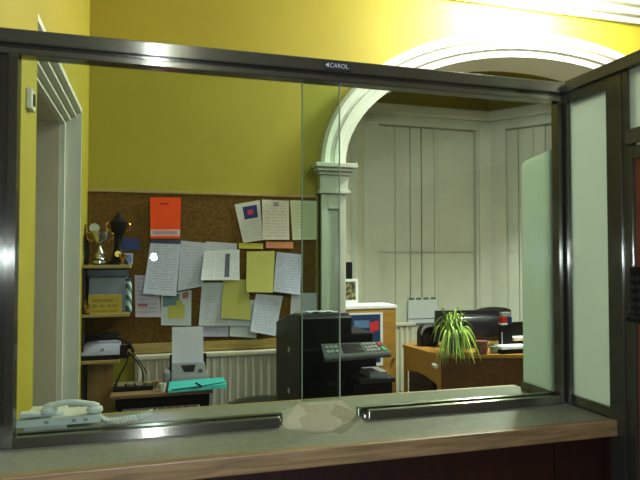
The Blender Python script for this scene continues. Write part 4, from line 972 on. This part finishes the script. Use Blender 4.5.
for p in ((3.40, 3.83), (3.60, 4.44), (2.45, 4.90)): obj('leg', MB().box(p[0] - 0.03, p[0] + 0.02, p[1] - 0.02, p[1] + 0.03, 0, DZ - 0.026), BLACKM, desk)
wc = at(435.5, 366, 4.13)
o = obj('cable_outlet', MB().ycyl(wc.x, wc.z, 0.016, wc.y - 0.02, wc.y + 0.035, 14), IVORY, desk, True); o['label'] = 'round white outlet at the desk corner'
# added black drawers, filling the shadowed opening behind the arched side panel
pd = thing('dark_filler_drawers', 'added black drawers filling the shadowed opening under the left end of the desk', 'drawers', (2.42, 4.55, 0))
obj('carcass', MB().box(2.215, 2.64, 4.32, 4.80, 0.03, 0.60, 0.006), BLACKM, pd)
for k in range(3):
    dw = obj('drawer_front', MB().box(2.203, 2.215, 4.33, 4.79, 0.05 + k * 0.183, 0.225 + k * 0.183, 0.003), BLACK, pd)
    obj('drawer_pull', MB().box(2.195, 2.204, 4.50, 4.62, 0.19 + k * 0.183, 0.205 + k * 0.183, 0.002), DGREY, dw)
for x in (2.24, 2.60):
    for y in (4.35, 4.76): obj('castor', MB().lathe(x, y, [(0.018, 0.0), (0.02, 0.015), (0.015, 0.032)], 10), BLACKM, pd)

# monitor seen from behind
yaw_m = math.radians(-9)
mcx, mcy = at(471.5, 330, 4.42).x, 4.42
mon = thing('computer_monitor', 'broad black computer monitor seen from behind, right of the spider plant', 'monitor', (mcx, mcy, DZ))
mz0, mz1 = DZ + 0.05, at(470, 311, 4.42).z
mw = (at(502, 311, 4.42).x - at(436, 311, 4.42).x) / 2
bz = MB().add([(-mw - 0.01, 0.0, mz0), (mw + 0.006, 0.0, mz0), (mw + 0.006, 0.03, mz0), (-mw - 0.01, 0.03, mz0), (-mw + 0.02, 0.05, mz1), (mw, 0.05, mz1), (mw, 0.08, mz1), (-mw + 0.02, 0.08, mz1)],
              [(3, 2, 1, 0), (4, 5, 6, 7), (0, 1, 5, 4), (1, 2, 6, 5), (2, 3, 7, 6), (3, 0, 4, 7)])
hou = MB(); vs = []; fs = []; NN = 16
for j, (dep, kx, kz) in enumerate(((0.03, 1.0, 1.0), (-0.02, 0.97, 0.97), (-0.05, 0.9, 0.9), (-0.065, 0.7, 0.74), (-0.07, 0.3, 0.3))):
    for i in range(2 * NN):
        a = 2 * math.pi * i / (2 * NN); c_, s_ = math.cos(a), math.sin(a)
        ex = math.copysign(abs(c_) ** 0.45, c_); ez = math.copysign(abs(s_) ** 0.55, s_)
        zc0 = (mz0 + mz1) / 2 - 0.012
        vs.append((0.05 + (mw - 0.055) * kx * ex, dep + 0.02, zc0 + ((mz1 - mz0) / 2 - 0.02) * kz * ez * (1 - 0.10 * (ex ** 2) * (1 if ez > 0 else 0))))
for j in range(4):
    for i in range(2 * NN):
        k = (i + 1) % (2 * NN); fs.append((j * 2 * NN + i, j * 2 * NN + k, (j + 1) * 2 * NN + k, (j + 1) * 2 * NN + i))
fs.append(tuple(4 * 2 * NN + i for i in range(2 * NN)))
hou.add(vs, fs)
std = MB().box(-0.10, 0.10, -0.06, 0.12, DZ, DZ + 0.012, 0.004).box(-0.04, 0.04, 0.02, 0.05, DZ + 0.012, mz0 + 0.08)
for nm, mb_, mt_, sm_ in (('bezel', bz, BLACK, False), ('rear_housing', hou, plain('monitor_back', srgb(30, 31, 34), 0.32), True), ('stand', std, BLACK, False)):
    mb_.v = [(x + mcx, y + mcy, z) for x, y, z in mb_.v]; mb_.rot(yaw_m, (mcx, mcy)); obj(nm, mb_, mt_, mon, sm_)
# rounded black unit at the left end
lx0, lx1 = at(421, 340, 4.56).x, at(439, 340, 4.56).x
lz1 = at(428, 325, 4.56).z
su = thing('desktop_unit', 'rounded black box with a grey shoulder at the left end of the desk', 'speaker', ((lx0 + lx1) / 2, 4.62, DZ))
prof2 = [(0.0, 0.02), (0.0, 0.62), (0.05, 0.80), (0.16, 0.93), (0.35, 1.0), (1.0, 1.0), (1.0, 0.0), (0.03, 0.0)]
H_ = lz1 - DZ
obj('case', MB().extrude_y([(lx0 + (lx1 - lx0) * a, DZ + H_ * b) for a, b in prof2], 4.565, 4.64), BLACK, su)
sh = MB(); q0 = [(0.0, 0.62), (0.05, 0.80), (0.16, 0.93), (0.35, 1.0), (1.0, 1.0)]
q1 = [(x, z - 0.09) for x, z in q0]; q1[-1] = (1.0, 0.90)
sh.extrude_y([(lx0 + (lx1 - lx0) * a - 0.001, DZ + H_ * b + 0.002) for a, b in q0] + [(lx0 + (lx1 - lx0) * (a + 0.05 if a < .9 else a), DZ + H_ * b) for a, b in q1[::-1]], 4.556, 4.566)
obj('shoulder_trim', sh, MGREY, su)
obj('grille', MB().box(lx0 + 0.02, lx1 - 0.01, 4.558, 4.566, DZ + 0.02, DZ + H_ * 0.55), BLACKM, su)
# office chair behind
oc = at(494, 312, 4.98)
och = thing('office_chair', 'black office chair behind the monitor, its curved top edge showing', 'chair', (oc.x, 4.95, 0))
vs = []; fs = []
zt_o = at(494, 307, 4.98).z
ox0, ox1 = at(482, 308, 4.98).x, at(507, 308, 4.98).x; ow = (ox1 - ox0) / 2 + 0.04
bkm = MB().extrude_y([(oc.x + ow * math.cos(a) * (1 if True else 1), zt_o - 0.04 + 0.04 * math.sin(a)) for a in [math.pi * k / 12 for k in range(13)]] + [(oc.x - ow * 0.9, 0.62), (oc.x + ow * 0.9, 0.62)], 4.96, 5.02)
obj('backrest', bkm, LEATHER, och)
obj('seat', MB().box(oc.x - 0.22, oc.x + 0.22, 4.86, 5.24, 0.42, 0.50, 0.03), LEATHER, och, True)
obj('back_bar', MB().box(oc.x - 0.03, oc.x + 0.03, 5.02, 5.05, 0.45, 0.75), BLACKM, och)
obj('gas_post', MB().lathe(oc.x, 5.05, [(0.025, 0.08), (0.025, 0.42)], 12), BLACKM, och)
for k in range(5):
    a = 2 * math.pi * k / 5 + 0.3
    obj('base_arm', MB().tube([(oc.x, 5.05, 0.10), (oc.x + 0.27 * math.cos(a), 5.05 + 0.27 * math.sin(a), 0.05)], [0.025, 0.015]), BLACKM, och)
    obj('castor', MB().lathe(oc.x + 0.27 * math.cos(a), 5.05 + 0.27 * math.sin(a), [(0.02, 0.0), (0.025, 0.02), (0.02, 0.05)], 10), BLACKM, och)
# upright organiser with a tin on it
o0, o1 = at(502, 335, 4.20).x, at(512.5, 335, 4.20).x
oz = at(505, 325, 4.20).z
og = thing('desk_organiser', 'black upright organiser right of the monitor', 'organiser', ((o0 + o1) / 2, 4.24, DZ))
obj('case', MB().box(o0, o1, 4.20, 4.26, DZ, oz, 0.004), BLACK, og)
obj('slot', MB().box(o0 + 0.012, o1 - 0.012, 4.197, 4.201, DZ + 0.03, oz - 0.03), BLACKM, og)
obj('pen', MB().tube([(o0 - 0.006, 4.19, DZ + 0.001), (o0 - 0.004, 4.195, DZ + 0.15)], 0.004), LGREY, og)
tn = thing('striped_tin', 'red, blue and silver box on top of the black organiser', 'box', ((o0 + o1) / 2 - 0.004, 4.24, oz))
oz2 = at(505, 312.5, 4.20).z; xm = (o0 + o1) / 2
obj('red_side', MB().box(o0 + 0.002, xm + 0.005, 4.205, 4.255, oz + 0.014, oz + (oz2 - oz) * 0.62, 0.003), RED, tn)
obj('blue_side', MB().box(xm + 0.005, o1, 4.205, 4.255, oz, oz + (oz2 - oz) * 0.62, 0.003), BLUE, tn)
obj('white_foot', MB().box(o0 + 0.002, xm + 0.005, 4.205, 4.255, oz, oz + 0.014), PAPERW, tn)
obj('lid', MB().box(o0 + 0.008, o1 - 0.006, 4.21, 4.25, oz + (oz2 - oz) * 0.62, oz2, 0.006), MGREY, tn)
# trays
g0, g1 = at(498, 348, 4.08).x, at(530, 348, 4.08).x
ty = thing('letter_tray', 'low black letter tray with white paper at the right end of the desk', 'tray', ((g0 + g1) / 2, 4.1, DZ))
obj('tray_body', MB().box(g0, g1, 4.03, 4.185, DZ, DZ + 0.008).box(g0, g1, 4.03, 4.036, DZ, DZ + 0.035).box(g0, g0 + 0.006, 4.03, 4.185, DZ, DZ + 0.035).box(g1 - 0.006, g1, 4.03, 4.185, DZ, DZ + 0.035), BLACK, ty)
pt = thing('white_paper_pile', 'pile of white paper lying in the black letter tray', 'paper', ((g0 + g1) / 2, 4.11, DZ + 0.0085))
for k in range(4): obj('sheet_bundle', MB().box(g0 + 0.014 + 0.003 * k, g1 - 0.014, 4.042 + 0.003 * k, 4.18, DZ + 0.0085 + 0.011 * k, DZ + 0.019 + 0.011 * k), PAPERW, pt)
g2, g3 = at(512, 345, 4.33).x, at(534, 345, 4.33).x
bf = thing('document_box', 'dark open file box with white sheets, behind the letter tray', 'file box', ((g2 + g3) / 2, 4.36, DZ))
zf = at(515, 337.5, 4.31).z
obj('box_body', MB().box(g2, g3, 4.31, 4.42, DZ, zf - 0.03).box(g2 + 0.02, g3, 4.40, 4.42, zf - 0.03, at(518, 322, 4.4).z), BLACK, bf)
obj('sheets', MB().box(g2 + 0.004, g3, 4.305, 4.398, zf - 0.03, zf, 0.004), PAPERW, bf)
# glasses
for u0, u1, lab, cont in ((475.5, 487.5, 'glass tumbler of reddish brown contents beside the spider plant', plain('reddish_contents', srgb(160, 96, 88), 0.5, vary=0.5, scale=60)),
                          (489.5, 497.5, 'nearly empty clear glass right of the reddish tumbler', plain('pale_contents', srgb(150, 164, 146), 0.3, vary=0.2, scale=40))):
    x = (at(u0, 345, 4.10).x + at(u1, 345, 4.10).x) / 2; r = (at(u1, 345, 4.10).x - at(u0, 345, 4.10).x) / 2
    y = 4.10 if u0 < 480 else 4.095
    h = at(480, 338.5, 4.1).z - DZ
    gl = thing('drinking_glass', lab, 'glass', (x, y, DZ), 'glasses on the desk')
    obj('tumbler', MB().lathe(x, y, [(r * 0.85, DZ), (r, DZ + h), (r - 0.003, DZ + h), (r * 0.85 - 0.003, DZ + 0.008)], 20), CLEAR, gl, True)
    obj('contents', MB().lathe(x, y, [(r * 0.80, DZ + 0.01), (r * 0.86, DZ + h * (0.85 if u0 < 480 else 0.45))], 16), cont, gl, True)
# pale mug-like pot left of plant & spider plant
px_, py_ = at(453, 350, 4.20).x, 4.20
plant = thing('spider_plant', 'bushy green spider plant spilling over the front edge of the desk', 'plant', (px_, py_, DZ))
obj('pot', MB().lathe(px_, py_, [(0.055, DZ), (0.075, DZ + 0.11), (0.08, DZ + 0.11), (0.08, DZ + 0.125), (0.07, DZ + 0.125), (0.068, DZ + 0.10)], 22), plain('pot_grey', srgb(120, 130, 118), 0.5), plant, True)
obj('soil', MB().lathe(px_, py_, [(0.066, DZ + 0.10), (0.060, DZ + 0.112), (0.02, DZ + 0.118)], 18), SOIL, plant)
def leaf_mesh(length, rise, droop, width, n=9):
    mb = MB(); vs = []; fs = []
    for i in range(n + 1):
        t = i / n
        x = length * (t - 0.12 * t * t); z = rise * math.sin(min(1, t * 1.25) * math.pi * 0.62) - droop * t ** 2.6
        w = width * (0.55 + 0.9 * t) * (1 - t) ** 0.55 if t > 0 else width * 0.55
        w = max(w, 0.0008)
        vs += [(x, -w, z + w * 0.4), (x, 0, z), (x, w, z + w * 0.4)]
    for i in range(n):
        a = i * 3
        fs += [(a, a + 1, a + 4, a + 3), (a + 1, a + 2, a + 5, a + 4)]
    return mb.add(vs, fs)
variants = [(0.13, 0.22, 0.05, 0.008), (0.19, 0.19, 0.10, 0.009), (0.19, 0.15, 0.24, 0.009), (0.16, 0.12, 0.32, 0.008), (0.23, 0.17, 0.17, 0.009), (0.10, 0.25, 0.0, 0.008), (0.13, 0.10, 0.28, 0.008), (0.22, 0.13, 0.30, 0.0085)]
srcs = {}
rnd = random.Random(11)
for i in range(150):
    kv = rnd.choice([0, 1, 2, 4, 5, 7]) if i < 70 else rnd.choice([2, 3, 6, 7, 3, 6])
    a = rnd.uniform(0, 2 * math.pi) if i < 62 else rnd.uniform(math.pi * 1.08, math.pi * 1.95)
    if math.sin(a) > -0.25 and kv in (2, 3, 6, 7): kv = rnd.choice([0, 1, 5])     # drooping leaves only over the front edge
    mt_ = GREENLEAF if i % 3 else PALELEAF
    loc = (0.025 * math.cos(a), 0.025 * math.sin(a), 0.115); rot = (rnd.uniform(-0.2, 0.2), rnd.uniform(-0.22, 0.1), a)
    if (kv, i % 3 == 0) not in srcs:
        o = obj('leaf', leaf_mesh(*variants[kv]), mt_, plant, True, local=True); srcs[(kv, i % 3 == 0)] = o
        o.location = loc; o.rotation_euler = rot
    else:
        o = copy_part(srcs[(kv, i % 3 == 0)], plant, loc, rot)
    s = rnd.uniform(0.68, 1.0); o.scale = (s, s, s)
